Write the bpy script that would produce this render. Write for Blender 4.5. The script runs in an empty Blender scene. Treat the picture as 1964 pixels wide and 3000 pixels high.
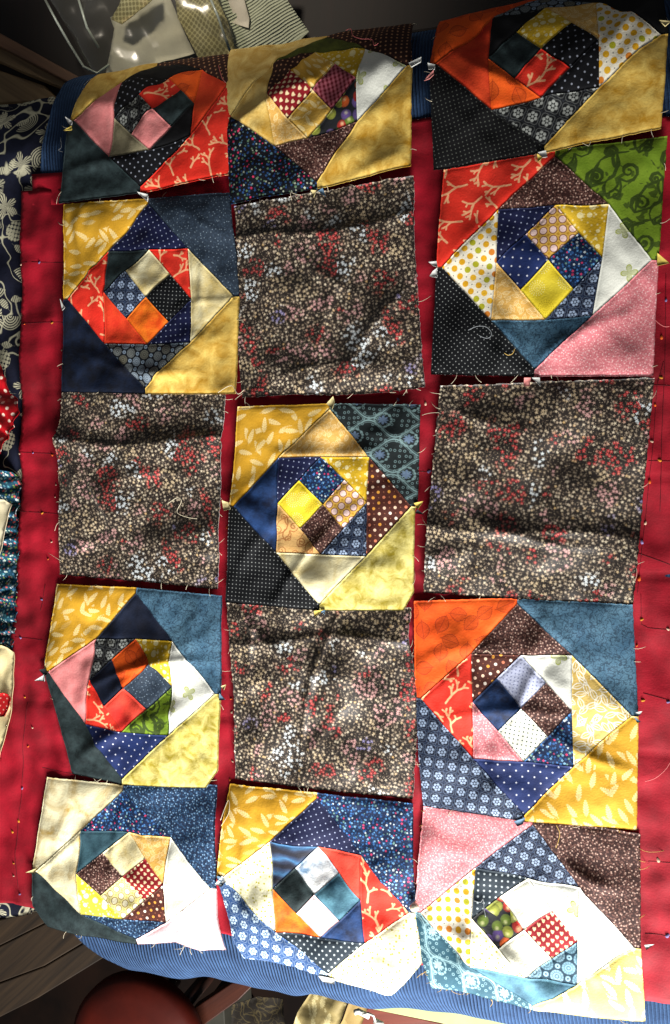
import bpy, math, random
import numpy as np
from mathutils import Vector, geometry

scene = bpy.context.scene
COL = scene.collection
R = math.radians

# ------------------------------------------------------------------ camera
TH, D0, FPX = R(15), 1.2, 2600.0
CAM = np.array([D0 * math.sin(TH), 0.0, D0 * math.cos(TH)])
cd = bpy.data.cameras.new('camera')
cam = bpy.data.objects.new('camera', cd)
COL.objects.link(cam)
cam.location = CAM
cam.rotation_euler = (0, TH, 0)
cd.sensor_fit = 'VERTICAL'
cd.sensor_height = 36.0
cd.lens = 36.0 * FPX / 3000.0
cd.clip_start, cd.clip_end = 0.05, 100
scene.camera = cam

# ------------------------------------------------------------------ light
w = bpy.data.worlds.new('World')
scene.world = w
w.use_nodes = True
bg = w.node_tree.nodes['Background']
bg.inputs[0].default_value = (0.78, 0.78, 0.80, 1)
bg.inputs[1].default_value = 0.10

def aim(o, target):
    o.rotation_euler = (Vector(target) - o.location).to_track_quat('-Z', 'Y').to_euler()

def spot(name, loc, target, energy, size, blend, radius, color):
    l = bpy.data.lights.new(name, 'SPOT')
    l.energy, l.spot_size, l.spot_blend, l.shadow_soft_size, l.color = energy, size, blend, radius, color
    o = bpy.data.objects.new(name, l)
    COL.objects.link(o)
    o.location = loc
    aim(o, target)
    return o

def area(name, loc, target, energy, sx, sy, color):
    l = bpy.data.lights.new(name, 'AREA')
    l.shape, l.size, l.size_y, l.energy, l.color = 'RECTANGLE', sx, sy, energy, color
    o = bpy.data.objects.new(name, l)
    COL.objects.link(o)
    o.location = loc
    aim(o, target)
    return o

spot('window_beam', (0.60, -1.75, 0.46), (0.10, -0.64, -0.05), 255, R(46), 1.0, 0.16, (1.0, 0.97, 0.93))
area('window_light', (0.65, -2.1, 0.92), (0.0, 0.0, 0.0), 122, 1.1, 1.1, (1.0, 0.975, 0.93))
spot('bag_fill_spot', (-0.42, 1.30, 0.95), (-0.22, 0.90, -0.10), 42, R(36), 0.9, 0.08, (1.0, 0.89, 0.72))  # warm spot added to brighten the bag and paper behind the table
scene.view_settings.view_transform = 'Standard'
scene.view_settings.look = 'None'
scene.view_settings.exposure = 0.08
scene.view_settings.gamma = 1.0

# ------------------------------------------------------------------ draped surface
# flat table top between S_B and S_T, rolling down over both long edges
S_T, R_T = 0.530, 0.172
S_B, R_B = -0.585, 0.121

def base_point(x, s):
    """point and normal of the table surface at cloth coordinates x, s"""
    x = np.asarray(x, float); s = np.asarray(s, float)
    y = s.copy(); z = np.zeros_like(s); ny = np.zeros_like(s); nz = np.ones_like(s)
    for (s0, r, sg) in ((S_T, R_T, 1), (S_B, R_B, -1)):
        e = (s - s0) * sg
        m = e > 0
        a = np.minimum(e / r, math.pi / 2)
        rest = np.maximum(e - r * math.pi / 2, 0)
        y = np.where(m, s0 + sg * r * np.sin(a), y)
        z = np.where(m, -r * (1 - np.cos(a)) - rest, z)
        ny = np.where(m, sg * np.sin(a), ny)
        nz = np.where(m, np.cos(a), nz)
    return x, y, z, ny, nz

def surf(x, s, h):
    x, y, z, ny, nz = base_point(x, s)
    return np.stack([x, y + ny * h, z + nz * h], -1)

def sdf(p):
    y, z = p[1], p[2]
    if S_B <= y <= S_T:
        return z
    for (s0, r, sg) in ((S_T, R_T, 1), (S_B, R_B, -1)):
        e = (y - s0) * sg
        if e > 0:
            if z < -r:
                return e - r
            return math.hypot(e, z + r) - r

def ray(u, v):
    a, b = (u - 982.0) / FPX, -(v - 1500.0) / FPX
    d = np.array([a * math.cos(TH) - math.sin(TH), b, -a * math.sin(TH) - math.cos(TH)])
    return d / np.linalg.norm(d)

def at(u, v, lift=0.0):
    """cloth coordinates (x, s) of the place on the draped surface seen at u, v"""
    d = ray(u, v)
    t, best, bt = 0.6, 9, 0.6
    for _ in range(200):
        f = sdf(CAM + d * t) - lift
        if f < best:
            best, bt = f, t
        if f < 1e-5 or t > 3:
            break
        t += max(f, 2e-4) if f < 0.02 else f * 0.98
    p = CAM + d * bt
    y, z = p[1], p[2]
    s = y
    for (s0, r, sg) in ((S_T, R_T, 1), (S_B, R_B, -1)):
        e = (y - s0) * sg
        if e > 0:
            s = s0 + sg * (r * math.atan2(e, z + r) if z > -r else r * math.pi / 2 + (-r - z))
    return (p[0], s)

def onz(u, v, z):
    d = ray(u, v)
    t = (z - CAM[2]) / d[2]
    return CAM + d * t

# ------------------------------------------------------------------ noise helpers
class Waves:
    """smooth random field made of a few warped sine waves, about -1..1"""
    def __init__(self, seed, lam, n=7):
        r = random.Random(seed)
        self.w = []
        for _ in range(n):
            a = r.uniform(0, math.pi); l = lam * r.uniform(0.6, 1.6)
            self.w.append((math.cos(a) * 6.283 / l, math.sin(a) * 6.283 / l, r.uniform(0, 6.28), r.uniform(.5, 1)))
        self.n = sum(q[3] for q in self.w) * 0.55
    def __call__(self, x, s):
        o = 0
        for kx, ks, ph, am in self.w:
            o = o + am * np.sin(kx * x + ks * s + ph + 0.8 * np.sin(0.6 * ks * x - 0.6 * kx * s + ph * 2))
        return o / self.n

GLOB = Waves(3, 0.19)
GLOB2 = Waves(8, 0.07)
def ground_wave(x, s):
    """gentle waviness every layer of cloth shares"""
    return 0.0034 * GLOB(x, s) + 0.0013 * GLOB2(x, s)

# ------------------------------------------------------------------ shader expressions
def lin(c):
    o = []
    for q in c[:3]:
        q = q / 255.0
        o.append(q / 12.92 if q <= 0.04045 else ((q + 0.055) / 1.055) ** 2.4)
    return tuple(o) + (1.0,)

class E:
    def __init__(self, g, v): self.g, self.v = g, v
    def _b(self, op, o, swap=False):
        return self.g.m(op, o, self) if swap else self.g.m(op, self, o)
    def __add__(self, o): return self._b('ADD', o)
    def __radd__(self, o): return self._b('ADD', o)
    def __sub__(self, o): return self._b('SUBTRACT', o)
    def __rsub__(self, o): return self._b('SUBTRACT', o, True)
    def __mul__(self, o): return self._b('MULTIPLY', o)
    def __rmul__(self, o): return self._b('MULTIPLY', o)
    def __truediv__(self, o): return self._b('DIVIDE', o)

class G:
    def __init__(self, nt): self.nt = nt
    def node(self, t): return self.nt.nodes.new(t)
    def put(self, sock, v):
        if isinstance(v, E): v = v.v
        if isinstance(v, (int, float)): sock.default_value = v
        elif isinstance(v, tuple): sock.default_value = v
        else: self.nt.links.new(v, sock)
    def m(self, op, a, b=None, c=None, clamp=False):
        n = self.node('ShaderNodeMath'); n.operation = op; n.use_clamp = clamp
        self.put(n.inputs[0], a)
        if b is not None: self.put(n.inputs[1], b)
        if c is not None: self.put(n.inputs[2], c)
        return E(self, n.outputs[0])
    def fract(self, a): return self.m('FRACT', a)
    def floor(self, a): return self.m('FLOOR', a)
    def sin(self, a): return self.m('SINE', a)
    def cos(self, a): return self.m('COSINE', a)
    def abs(self, a): return self.m('ABSOLUTE', a)
    def sqrt(self, a): return self.m('SQRT', a)
    def min(self, a, b): return self.m('MINIMUM', a, b)
    def max(self, a, b): return self.m('MAXIMUM', a, b)
    def atan2(self, a, b): return self.m('ARCTAN2', a, b)
    def clamp(self, a): return self.m('ADD', a, 0.0, clamp=True)
    def len(self, x, y): return self.sqrt(x * x + y * y)
    def less(self, d, r, soft):
        """1 where d < r, with a soft edge"""
        return self.clamp((r - d) * (1.0 / soft) + 0.5)
    def vec(self, x, y, z=0.0):
        n = self.node('ShaderNodeCombineXYZ')
        for i, q in enumerate((x, y, z)): self.put(n.inputs[i], q)
        return n.outputs[0]
    def sep(self, s):
        n = self.node('ShaderNodeSeparateXYZ'); self.put(n.inputs[0], s)
        return [E(self, o) for o in n.outputs]
    def noise(self, x, y, scale, detail=2.0, seed=0.0, rough=0.5, dist=0.0):
        n = self.node('ShaderNodeTexNoise'); n.noise_dimensions = '3D'
        self.put(n.inputs['Vector'], self.vec(x, y, seed))
        n.inputs['Scale'].default_value = scale; n.inputs['Detail'].default_value = detail
        n.inputs['Roughness'].default_value = rough; n.inputs['Distortion'].default_value = dist
        return E(self, n.outputs[0])
    def vor(self, x, y, scale, rand=1.0):
        n = self.node('ShaderNodeTexVoronoi'); n.voronoi_dimensions = '2D'; n.feature = 'F1'
        self.put(n.inputs['Vector'], self.vec(x, y))
        n.inputs['Scale'].default_value = scale; n.inputs['Randomness'].default_value = rand
        px, py, _ = self.sep(n.outputs['Position'])
        c = self.sep(n.outputs['Color'])
        return (x - px) * scale, (y - py) * scale, c
    def hash(self, x, y):
        n = self.node('ShaderNodeTexWhiteNoise'); n.noise_dimensions = '2D'
        self.put(n.inputs['Vector'], self.vec(x, y))
        return E(self, n.outputs['Value'])
    def mix(self, f, a, b):
        n = self.node('ShaderNodeMix'); n.data_type = 'RGBA'
        self.put(n.inputs[0], f); self.put(n.inputs[6], a); self.put(n.inputs[7], b)
        return n.outputs[2]
    def ramp(self, f, stops):
        n = self.node('ShaderNodeValToRGB'); self.put(n.inputs[0], f)
        cr = n.color_ramp
        while len(cr.elements) < len(stops): cr.elements.new(0.5)
        for e, (p, c) in zip(cr.elements, stops): e.position, e.color = p, c
        return n.outputs[0]
    def rot(self, x, y, a):
        c, s = self.cos(a), self.sin(a)
        return x * c + y * s, y * c - x * s
    def grid(self, x, y, a, ox=0.0, oy=0.0):
        """position inside a square cell of size a, -0.5..0.5"""
        return self.fract(x * (1.0 / a) + (ox + 50.5)) - 0.5, self.fract(y * (1.0 / a) + (oy + 50.5)) - 0.5
    def dots(self, x, y, a, r, soft=0.12, stag=True):
        fx, fy = self.grid(x, y, a)
        d = self.len(fx, fy)
        if stag:
            gx, gy = self.grid(x, y, a, .5, .5)
            d = self.min(d, self.len(gx, gy))
        return self.less(d, r, soft)
    def segs(self, x, y, segl):
        best = None
        for (ax, ay, bx, by) in segl:
            dx, dy = bx - ax, by - ay
            l2 = dx * dx + dy * dy + 1e-9
            px, py = x - ax, y - ay
            h = self.m('MULTIPLY_ADD', py, dy / l2, px * (dx / l2), clamp=True)
            qx = self.m('MULTIPLY_ADD', h, -dx, px)
            qy = self.m('MULTIPLY_ADD', h, -dy, py)
            d = self.m('MULTIPLY_ADD', qx, qx, qy * qy)
            best = d if best is None else self.min(best, d)
        return self.sqrt(best)

def new_mat(name, colorfn, rough=0.74, spec=0.24, bump=0.4, bscale=420.0, grain=0.12, bumpfn=None, sheen=0.0, dist=0.0006):
    m = bpy.data.materials.new(name)
    m.use_nodes = True
    nt = m.node_tree
    g = G(nt)
    p = nt.nodes['Principled BSDF']
    uv = g.node('ShaderNodeUVMap'); uv.uv_map = 'UVMap'
    x, y, _ = g.sep(uv.outputs[0])
    col = colorfn(g, x, y)
    n1 = g.noise(x, y, bscale, 2.0, 7.0)
    if grain:
        n2 = g.noise(x, y, 38.0, 3.0, 3.0)
        f = (n1 - 0.5) * (grain * 2.4) + (n2 - 0.5) * grain + 1.0
        hs = g.node('ShaderNodeVectorMath'); hs.operation = 'SCALE'
        g.put(hs.inputs[0], col); g.put(hs.inputs['Scale'], f)
        col = hs.outputs[0]
    g.put(p.inputs['Base Color'], col)
    p.inputs['Roughness'].default_value = rough
    p.inputs['Specular IOR Level'].default_value = spec
    if sheen:
        p.inputs['Sheen Weight'].default_value = sheen
        p.inputs['Sheen Roughness'].default_value = 0.4
    b = g.node('ShaderNodeBump')
    b.inputs['Strength'].default_value = bump
    b.inputs['Distance'].default_value = dist
    hgt = n1 + g.noise(x, y, 60.0, 3.0, 11.0) * 3.0
    if bumpfn: hgt = bumpfn(g, x, y, hgt)
    g.put(b.inputs['Height'], hgt)
    nt.links.new(b.outputs[0], p.inputs['Normal'])
    return m

# ------------------------------------------------------------------ printed fabrics
def plain(c, c2=None, sc=30.0, det=4.0, lo=0.35, hi=0.65, dist=0.0):
    a, b = lin(c), lin(c2 or c)
    return lambda g, x, y: g.ramp(g.noise(x, y, sc, det, 1.0, 0.6, dist), [(lo, a), (hi, b)])

def dotted(bgc, dc, a, r, soft=0.1, bg2=None, stag=True):
    def f(g, x, y):
        base = plain(bgc, bg2 or bgc, 20)(g, x, y)
        return g.mix(g.dots(x, y, a, r, soft, stag), base, lin(dc))
    return f

def speckle(bgc, c1, c2, scale, r=0.36):
    """dense small grains with a lighter spot here and there"""
    def f(g, x, y):
        lx, ly, c = g.vor(x, y, scale)
        m = g.less(g.len(lx, ly), 0.42, 0.12) * g.less(0.35, c[0], 0.1)
        base = g.mix(m, lin(bgc), lin(c1))
        lx, ly, c = g.vor(x + 3.3, y + 1.7, scale * 0.55)
        m2 = g.less(g.len(lx, ly), r * 0.62, 0.1) * g.less(0.25, c[1], 0.1)
        return g.mix(m2, base, lin(c2))
    return f

def leaf_sprig(bgc, bg2, lc, scale=40.0, rand=0.7, vein=None):
    """pinnate sprigs, one per cell, each turned its own way"""
    def f(g, x, y):
        base = plain(bgc, bg2, 14)(g, x, y)
        out = base
        for k, (ox, oy) in enumerate(((0.0, 0.0), (0.37, 0.21))):
            lx, ly, c = g.vor(x + ox, y + oy, scale, rand)
            ang = c[0] * 1.9 + (0.5 + 0.6 * k)
            rx, ry = g.rot(lx, ly, ang)
            env = g.sqrt(g.max(0.0, 1.0 - (rx + 0.02) * (rx + 0.02) * 4.9)) * (0.16 - rx * 0.10)
            lob = g.abs(g.sin(rx * 22.0 - g.abs(ry) * 16.0))
            wdt = env * (lob * 0.42 + 0.58)
            m = g.less(g.abs(ry), wdt, 0.035) * g.less(g.abs(rx), 0.45, 0.05)
            stem = g.less(g.abs(ry), 0.018, 0.03) * g.less(g.abs(rx + 0.12), 0.48, 0.04)
            veinm = g.less(g.abs(ry), 0.012, 0.03) * 0.45 + g.less(lob, 0.25, 0.3) * 0.5
            m = g.max(m * (1.0 - veinm), stem * 0.8)
            if k: m = m * g.less(0.35, c[1], 0.05) * (1.0 - occ)
            occ = g.less(g.len(rx, ry * 1.6), 0.45, 0.1)
            out = g.mix(m * 0.82, out, lin(lc))
        return out
    return f

def wrapseg(seg, w):
    o = []
    for (a, b, c, d) in seg:
        for dx in (-1, 0, 1):
            for dy in (-1, 0, 1):
                x0, x1 = min(a, c) + dx - w, max(a, c) + dx + w
                y0, y1 = min(b, d) + dy - w, max(b, d) + dy + w
                if x1 > 0 and x0 < 1 and y1 > 0 and y0 < 1:
                    o.append((a + dx, b + dy, c + dx, d + dy))
    return o

def coral_segs(seed):
    r = random.Random(seed); o = []
    def grow(px, py, a, l, dep):
        qx, qy = px + l * math.cos(a), py + l * math.sin(a)
        o.append((px, py, qx, qy))
        if dep == 0: return
        sg = r.choice((-1, 1))
        grow(qx, qy, a + sg * r.uniform(.15, .4), l * r.uniform(.72, .9), dep - 1)
        grow(qx, qy, a - sg * r.uniform(.6, 1.0), l * r.uniform(.5, .7), dep - 1 if dep < 3 else dep - 2)
    grow(.08, .02, 1.25, .19, 3)
    grow(.58, .44, 1.05, .18, 3)
    grow(.74, -.06, 1.75, .16, 3)
    grow(.20, .56, 1.9, .15, 3)
    grow(.40, .84, .2, .11, 2)
    grow(.40, .24, -.5, .11, 1)
    return wrapseg(o, .05)

def coral(bgc, bg2, lc):
    S = coral_segs(5)
    def f(g, x, y):
        base = plain(bgc, bg2, 12)(g, x, y)
        t = 1 / 0.074
        wob = g.noise(x, y, 90.0, 1.0, 4.0) * 0.05
        fx, fy = g.fract(x * t + wob + 40.0), g.fract(y * t + wob + 40.0)
        d = g.segs(fx, fy, S)
        return g.mix(g.less(d, 0.0170, 0.012), base, lin(lc))
    return f

def scroll_segs():
    o = []
    def spiral(cx, cy, r0, turns, ph, sg, n=13):
        pts = []
        for i in range(n):
            q = i / (n - 1)
            rr = r0 * (0.12 + 0.88 * q ** 1.2)
            a = ph + sg * q * turns * 6.283
            pts.append((cx + rr * math.cos(a), cy + rr * math.sin(a)))
        for p, q in zip(pts, pts[1:]): o.append(p + q)
        return pts[-1]
    def bend(p, q, k):
        mx, my = (p[0] + q[0]) / 2 - (q[1] - p[1]) * k, (p[1] + q[1]) / 2 + (q[0] - p[0]) * k
        prev = p
        for i in range(1, 5):
            t = i / 4
            c = tuple((1 - t) ** 2 * p[j] + 2 * t * (1 - t) * (mx, my)[j] + t * t * q[j] for j in (0, 1))
            o.append(prev + c); prev = c
    e1 = spiral(.27, .28, .20, 1.7, 0.3, 1, 16)
    e2 = spiral(.74, .66, .21, 1.65, 2.2, -1, 16)
    e3 = spiral(.24, .80, .13, 1.5, 4.0, -1, 11)
    e4 = spiral(.78, .17, .14, 1.5, 1.0, 1, 11)
    bend(e1, (.52, .98), .5); bend(e2, (.52, .02), .45); bend(e3, e1, .6); bend(e4, e2, -.6); bend(e4, (.50, .40), .5); bend(e3, (.46, .62), -.4)
    return wrapseg(o, .06)

def scroll(bgc, bg2, lc, tile=0.085, wd=0.026, leafy=False):
    S = scroll_segs()
    def f(g, x, y):
        base = plain(bgc, bg2, 40)(g, x, y)
        t = 1 / tile
        fx, fy = g.fract(x * t + 40.0), g.fract(y * t + 40.0)
        d = g.segs(fx, fy, S)
        wv = g.noise(x, y, 55.0, 1.0, 9.0)
        m = g.less(d, wv * (wd * 2.6) - wd * 0.35, 0.014)
        if leafy:
            n2 = g.noise(x + 7.0, y, 75.0, 1.0, 3.0, .5, .8)
            m = g.max(m, g.less(.62, n2, .03) * .85)
        return g.mix(m * 0.9, base, lin(lc))
    return f

def squiggle(bgc, bg2, lc, sc=95.0, lo=0.03):
    """fine curling vines"""
    def f(g, x, y):
        base = plain(bgc, bg2, 22)(g, x, y)
        n = g.noise(x, y, sc, 1.5, 2.0, .5, 0.6)
        d = g.abs(n - 0.5)
        n2 = g.noise(x + 5.0, y, sc * 1.2, 1.5, 2.0, .5, 0.6)
        d2 = g.abs(n2 - 0.5)
        m = g.max(g.less(d, lo, 0.03), g.less(d2, lo * .6, 0.03) * 0.8)
        return g.mix(m * 0.75, base, lin(lc))
    return f

def outline_leaf(bgc, bg2, lc, scale=36.0):
    def f(g, x, y):
        base = plain(bgc, bg2, 18)(g, x, y)
        lx, ly, c = g.vor(x, y, scale, 0.55)
        rx, ry = g.rot(lx, ly, c[0] * 6.28)
        wd = g.max(0.0, 0.19 - rx * rx) * 1.75
        jag = g.abs(g.sin(rx * 40.0)) * 0.03
        d = g.abs(ry) - wd + jag
        outl = g.less(g.abs(d), 0.022, 0.03) * g.less(g.abs(rx), .43, .03)
        inside = g.less(d, 0.0, 0.03)
        vein = g.less(g.abs(g.fract((rx - g.abs(ry) * 0.8) * 8.0 + 20.0) - 0.5), 0.12, 0.1) * inside
        mid = g.less(g.abs(ry), 0.016, 0.02) * g.less(g.abs(rx), .5, .03)
        m = g.max(g.max(outl, mid), vein * 0.55)
        m = g.max(m * 0.8, inside * 0.28)
        return g.mix(m, base, lin(lc))
    return f

def ditsy(bgc, cols, scale, rad=0.34, leafc=None, bgn=None):
    """tiny scattered blossoms of several colours"""
    def f(g, x, y):
        base = plain(bgc, bgn or bgc, 16)(g, x, y)
        if leafc:
            lx, ly, c = g.vor(x + 1.1, y + 2.2, scale * 1.3)
            rx, ry = g.rot(lx, ly, c[0] * 6.28)
            base = g.mix(g.less(g.len(rx, ry * 2.4), 0.36, .12) * g.less(.3, c[1], .1), base, lin(leafc))
        lx, ly, c = g.vor(x, y, scale, 0.9)
        a = g.atan2(ly, lx)
        d = g.len(lx, ly)
        pr = (g.cos(a * 5.0 + c[2] * 6.0) * 0.25 + 0.8) * rad * (c[1] * 0.6 + 0.6)
        n = len(cols)
        stops = []
        for i, cc in enumerate(cols): stops.append((i / n, lin(cc)))
        rn = g.ramp(c[0], stops)
        rn.node.color_ramp.interpolation = 'CONSTANT'
        out = g.mix(g.less(d, pr, 0.12), base, rn)
        return g.mix(g.less(d, 0.07, 0.05) * 0.6, out, lin(bgc))
    return f

def floral(g, x, y):
    """brown ground crowded with tiny flowers in coloured drifts"""
    base = lin((28, 19, 14))
    lx, ly, c = g.vor(x + 2.3, y + 0.7, 275.0)
    rx, ry = g.rot(lx, ly, c[0] * 6.28)
    tan_ = g.ramp(c[1], [(0.0, lin((48, 38, 30))), (0.6, lin((92, 79, 66))), (1.0, lin((134, 120, 104)))])
    out = g.mix(g.less(g.len(rx, ry * 1.9), 0.40, .14), base, tan_)
    lx, ly, c = g.vor(x, y, 190.0, 0.8)
    a, d = g.atan2(ly, lx), g.len(lx, ly)
    wx = (g.noise(x, y, 26.0, 1.0, 5.0) - .5) * 0.05
    wy = (g.noise(x, y, 26.0, 1.0, 15.0) - .5) * 0.05
    kx, ky, k = g.vor(x + wx + 3.0, y + wy + 1.0, 30.0, 1.0)
    inside = g.less(g.len(kx, ky), k[1] * 0.36 + 0.20, 0.22) * g.less(c[2], 0.62, .05)
    kcol = g.ramp(k[0], [(0.0, lin((176, 46, 50))), (0.15, lin((186, 140, 138))), (0.40, lin((196, 204, 208))),
                         (0.62, lin((126, 120, 164))), (0.70, lin((182, 162, 130))), (0.84, lin((156, 38, 42)))])
    kcol.node.color_ramp.interpolation = 'CONSTANT'
    tcol = g.ramp(c[1], [(0.0, lin((116, 100, 80))), (0.5, lin((156, 140, 120))), (0.85, lin((196, 184, 160))), (1.0, lin((172, 138, 84)))])
    fcol = g.mix(inside, tcol, kcol)
    rad = (g.cos(a * 5.0 + c[0] * 6.0) * 0.30 + 0.80) * (inside * 0.08 + 0.36)
    out = g.mix(g.less(d, rad, 0.08) * g.max(inside, g.less(c[2], 0.74, .05)), out, fcol)
    return g.mix(g.less(d, 0.075, 0.06) * 0.55, out, lin((250, 232, 200)))

def rings(bgc, outl, fill, dotc, a=0.0118):
    def f(g, x, y):
        fx, fy = g.grid(x, y, a); gx, gy = g.grid(x, y, a, .5, .5)
        d = g.len(fx, fy); e = g.len(gx, gy)
        o = g.mix(g.less(e, .15, .05), lin(bgc), lin(dotc))
        o = g.mix(g.less(d, .43, .05), o, lin(outl))
        return g.mix(g.less(d, .34, .05), o, lin(fill))
    return f

def medallion(bgc, c1, c2, a=0.0155):
    def f(g, x, y):
        fx, fy = g.grid(x, y, a); gx, gy = g.grid(x, y, a, .5, .5)
        d = g.len(fx, fy); e = g.len(gx, gy)
        an = g.atan2(fy, fx)
        spokes = g.cos(an * 14.0) * 0.25 + 0.6
        ring = g.less(g.abs(d - .36), .07, .04) * spokes
        ring2 = g.less(g.abs(d - .20), .05, .04)
        dot = g.less(d, .08, .05)
        h = g.hash(g.floor(x * (1 / a) + .5), g.floor(y * (1 / a) + .5))
        rc = g.mix(h, lin(c1), lin(c2))
        b = g.mix(g.less(e, .17, .06) * g.less(.06, e, .04), lin(bgc), lin(c1))
        b = g.mix(g.less(d, .42, .03) * 0.3, b, rc)
        return g.mix(g.max(ring, g.max(ring2 * 0.9, dot)), b, rc)
    return f

def bluecluster(bgc, lc, wc, a=0.019):
    """rows of little posies on a stippled ground"""
    def f(g, x, y):
        lx, ly, c = g.vor(x, y, 520.0)
        o = g.mix(g.less(g.len(lx, ly), .30, .2) * 0.7, lin(bgc), lin(lc))
        for ox in (0.0, .5):
            fx, fy = g.grid(x, y, a, ox, ox)
            d, an = g.len(fx, fy), g.atan2(fy, fx)
            o = g.mix(g.less(d, g.cos(an * 4.0) * .05 + .30, .05), o, lin(bgc))
            pet = g.less(g.abs(d - .17), g.abs(g.cos(an * 3.0)) * .075, .05)
            o = g.mix(g.max(pet, g.less(d, .06, .04)), o, lin(wc))
            o = g.mix(g.less(g.abs(d - (g.cos(an * 4.0) * .05 + .33)), .015, .04) * .3, o, lin(wc))
        return o
    return f

def multidot(bgc, cols, a=0.0122, r=0.32, smallc=(120, 120, 120)):
    def f(g, x, y):
        fx, fy = g.grid(x, y, a)
        d = g.len(fx, fy)
        h = g.hash(g.floor(x * (1 / a) + 50.5), g.floor(y * (1 / a) + 50.5))
        n = len(cols)
        rc = g.ramp(h, [(i / n, lin(c)) for i, c in enumerate(cols)])
        rc.node.color_ramp.interpolation = 'CONSTANT'
        gx, gy = g.grid(x, y, a, .5, .5)
        hx, hy = g.len(gx, gy), None
        o = g.mix(g.less(hx, .07, .06), lin(bgc), lin(smallc))
        return g.mix(g.less(d, r, .05), o, rc)
    return f

def butterflies(bgc, lc, scale=23.0, bg2=None):
    def f(g, x, y):
        base = plain(bgc, bg2 or bgc, 9)(g, x, y)
        lx, ly, c = g.vor(x, y, scale, .7)
        rx, ry = g.rot(lx, ly, c[0] * 6.28)
        a, d = g.atan2(ry, rx), g.len(rx, ry)
        pet = g.abs(g.cos(a * 2.0)) * .17 + .05
        fill = g.less(d, pet, .04)
        outl = g.less(g.abs(d - pet), .018, .03)
        m = g.max(fill * .55, outl)
        return g.mix(m * g.less(c[1], .8, .02), base, lin(lc))
    return f

def bubbles(bgc, bg2, lc, scale=75.0):
    def f(g, x, y):
        o = plain(bgc, bg2, 16)(g, x, y)
        lx, ly, c = g.vor(x, y, scale, .8)
        o = g.mix(g.less(g.len(lx, ly), c[0] * .28 + .08, .06) * .9, o, lin(lc))
        lx, ly, c = g.vor(x + 2, y + 3, scale * 1.7, .9)
        return g.mix(g.less(g.len(lx, ly), .16, .08) * .5, o, lin(lc))
    return f

def lattice_leaf(bgc, bg2, lc, scale=95.0, amt=.75):
    def f(g, x, y):
        o = plain(bgc, bg2, 12)(g, x, y)
        for k in range(2):
            lx, ly, c = g.vor(x + k * .41, y + k * .23, scale, .6)
            rx, ry = g.rot(lx, ly, c[0] * 6.28)
            d = g.abs(ry) - g.max(0.0, .2 - rx * rx)
            m = g.max(g.less(g.abs(d), .035, .05) * g.less(g.abs(rx), .45, .05), g.less(g.abs(ry), .02, .03) * g.less(g.abs(rx), .6, .05))
            o = g.mix(m * amt, o, lin(lc))
        return o
    return f

def bursts(bgc, bg2, lc, scale=42.0):
    def f(g, x, y):
        o = plain(bgc, bg2, 18)(g, x, y)
        lx, ly, c = g.vor(x, y, scale, .8)
        a, d = g.atan2(ly, lx), g.len(lx, ly)
        rr = g.fract(d * 9.0)
        m = g.less(g.abs(g.sin(a * 9.0)), .55, .3) * g.less(g.abs(rr - .5), .28, .12) * g.less(d, .42, .05)
        return g.mix(m * .7, o, g.mix(g.less(.5, c[0], .02), lin(lc), lin((252, 240, 170))))
    return f

def damask(bgc, lc, mc, tile=0.046):
    def f(g, x, y):
        o = plain(bgc, bgc, 30)(g, x, y)
        t = 1 / tile
        X, Y = x * t, y * t * .62
        for off in (0.0, .5):
            fx = g.fract(X + (off + 20.0)) - .5
            cv = g.cos((Y + off) * 6.283) * .22 + .25
            for dlt, w_, am in ((0.0, .018, .9), (.055, .010, .6)):
                d = g.abs(g.abs(fx) - cv + dlt)
                o = g.mix(g.less(d, w_, .02) * am, o, lin(lc))
        lx, ly, c = g.vor(x, y, 150.0, .4)
        d = g.len(lx, ly)
        o = g.mix(g.less(g.abs(d - .22), .07, .06) * .7 * g.less(.35, c[0], .05), o, lin(lc))
        for off in (0.0, .5):
            fx = g.fract(X + off + 20.0) - .5
            fy = g.fract(Y + off + 20.25) - .5
            d, a = g.len(fx, fy * 1.3), g.atan2(fy, fx)
            pr = g.abs(g.cos(a * 4.0)) * .07 + .06
            o = g.mix(g.less(d, pr, .03) * .85, o, lin(mc))
            o = g.mix(g.less(g.abs(d - .2), g.abs(g.sin(a * 6.0)) * .03, .02) * .8, o, lin(lc))
        return o
    return f

def fruit(g, x, y):
    o = lin((24, 26, 30))
    for k, sc in enumerate((62.0, 48.0)):
        lx, ly, c = g.vor(x + k, y + k * 2.0, sc, .9)
        d = g.len(lx, ly)
        rc = g.ramp(c[0], [(0.0, lin((96, 116, 40))), (.3, lin((150, 156, 62))), (.55, lin((98, 76, 138))), (.7, lin((214, 96, 40))), (.85, lin((170, 34, 30)))])
        rc.node.color_ramp.interpolation = 'CONSTANT'
        hl = g.less(g.len(lx + .12, ly - .12), .12, .2) * .5
        rc2 = g.mix(hl, rc, lin((230, 226, 170)))
        rc2 = g.mix(g.less(.3, d, .3) * .6, rc2, lin((30, 34, 22)))
        o = g.mix(g.less(d, .44, .06) * (1.0 if k == 0 else g.less(.4, c[1], .05)), o, rc2)
    return o

def stripes(cs, a, wob=0.004):
    def f(g, x, y):
        q = g.fract(x * (1 / a) + g.noise(x, y, 40.0, 1.0) * (wob / a * 4) + 20.0)
        rc = g.ramp(q, [(i / len(cs), lin(c)) for i, c in enumerate(cs)])
        return rc
    return f

def check(c1, c2, a):
    def f(g, x, y):
        p = g.less(g.abs(g.fract(x * (1 / a) + 20.0) - .5), .25, .12)
        q = g.less(g.abs(g.fract(y * (1 / a) + 20.0) - .5), .25, .12)
        return g.mix(p * .6 + q * .35, lin(c1), lin(c2))
    return f

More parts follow.
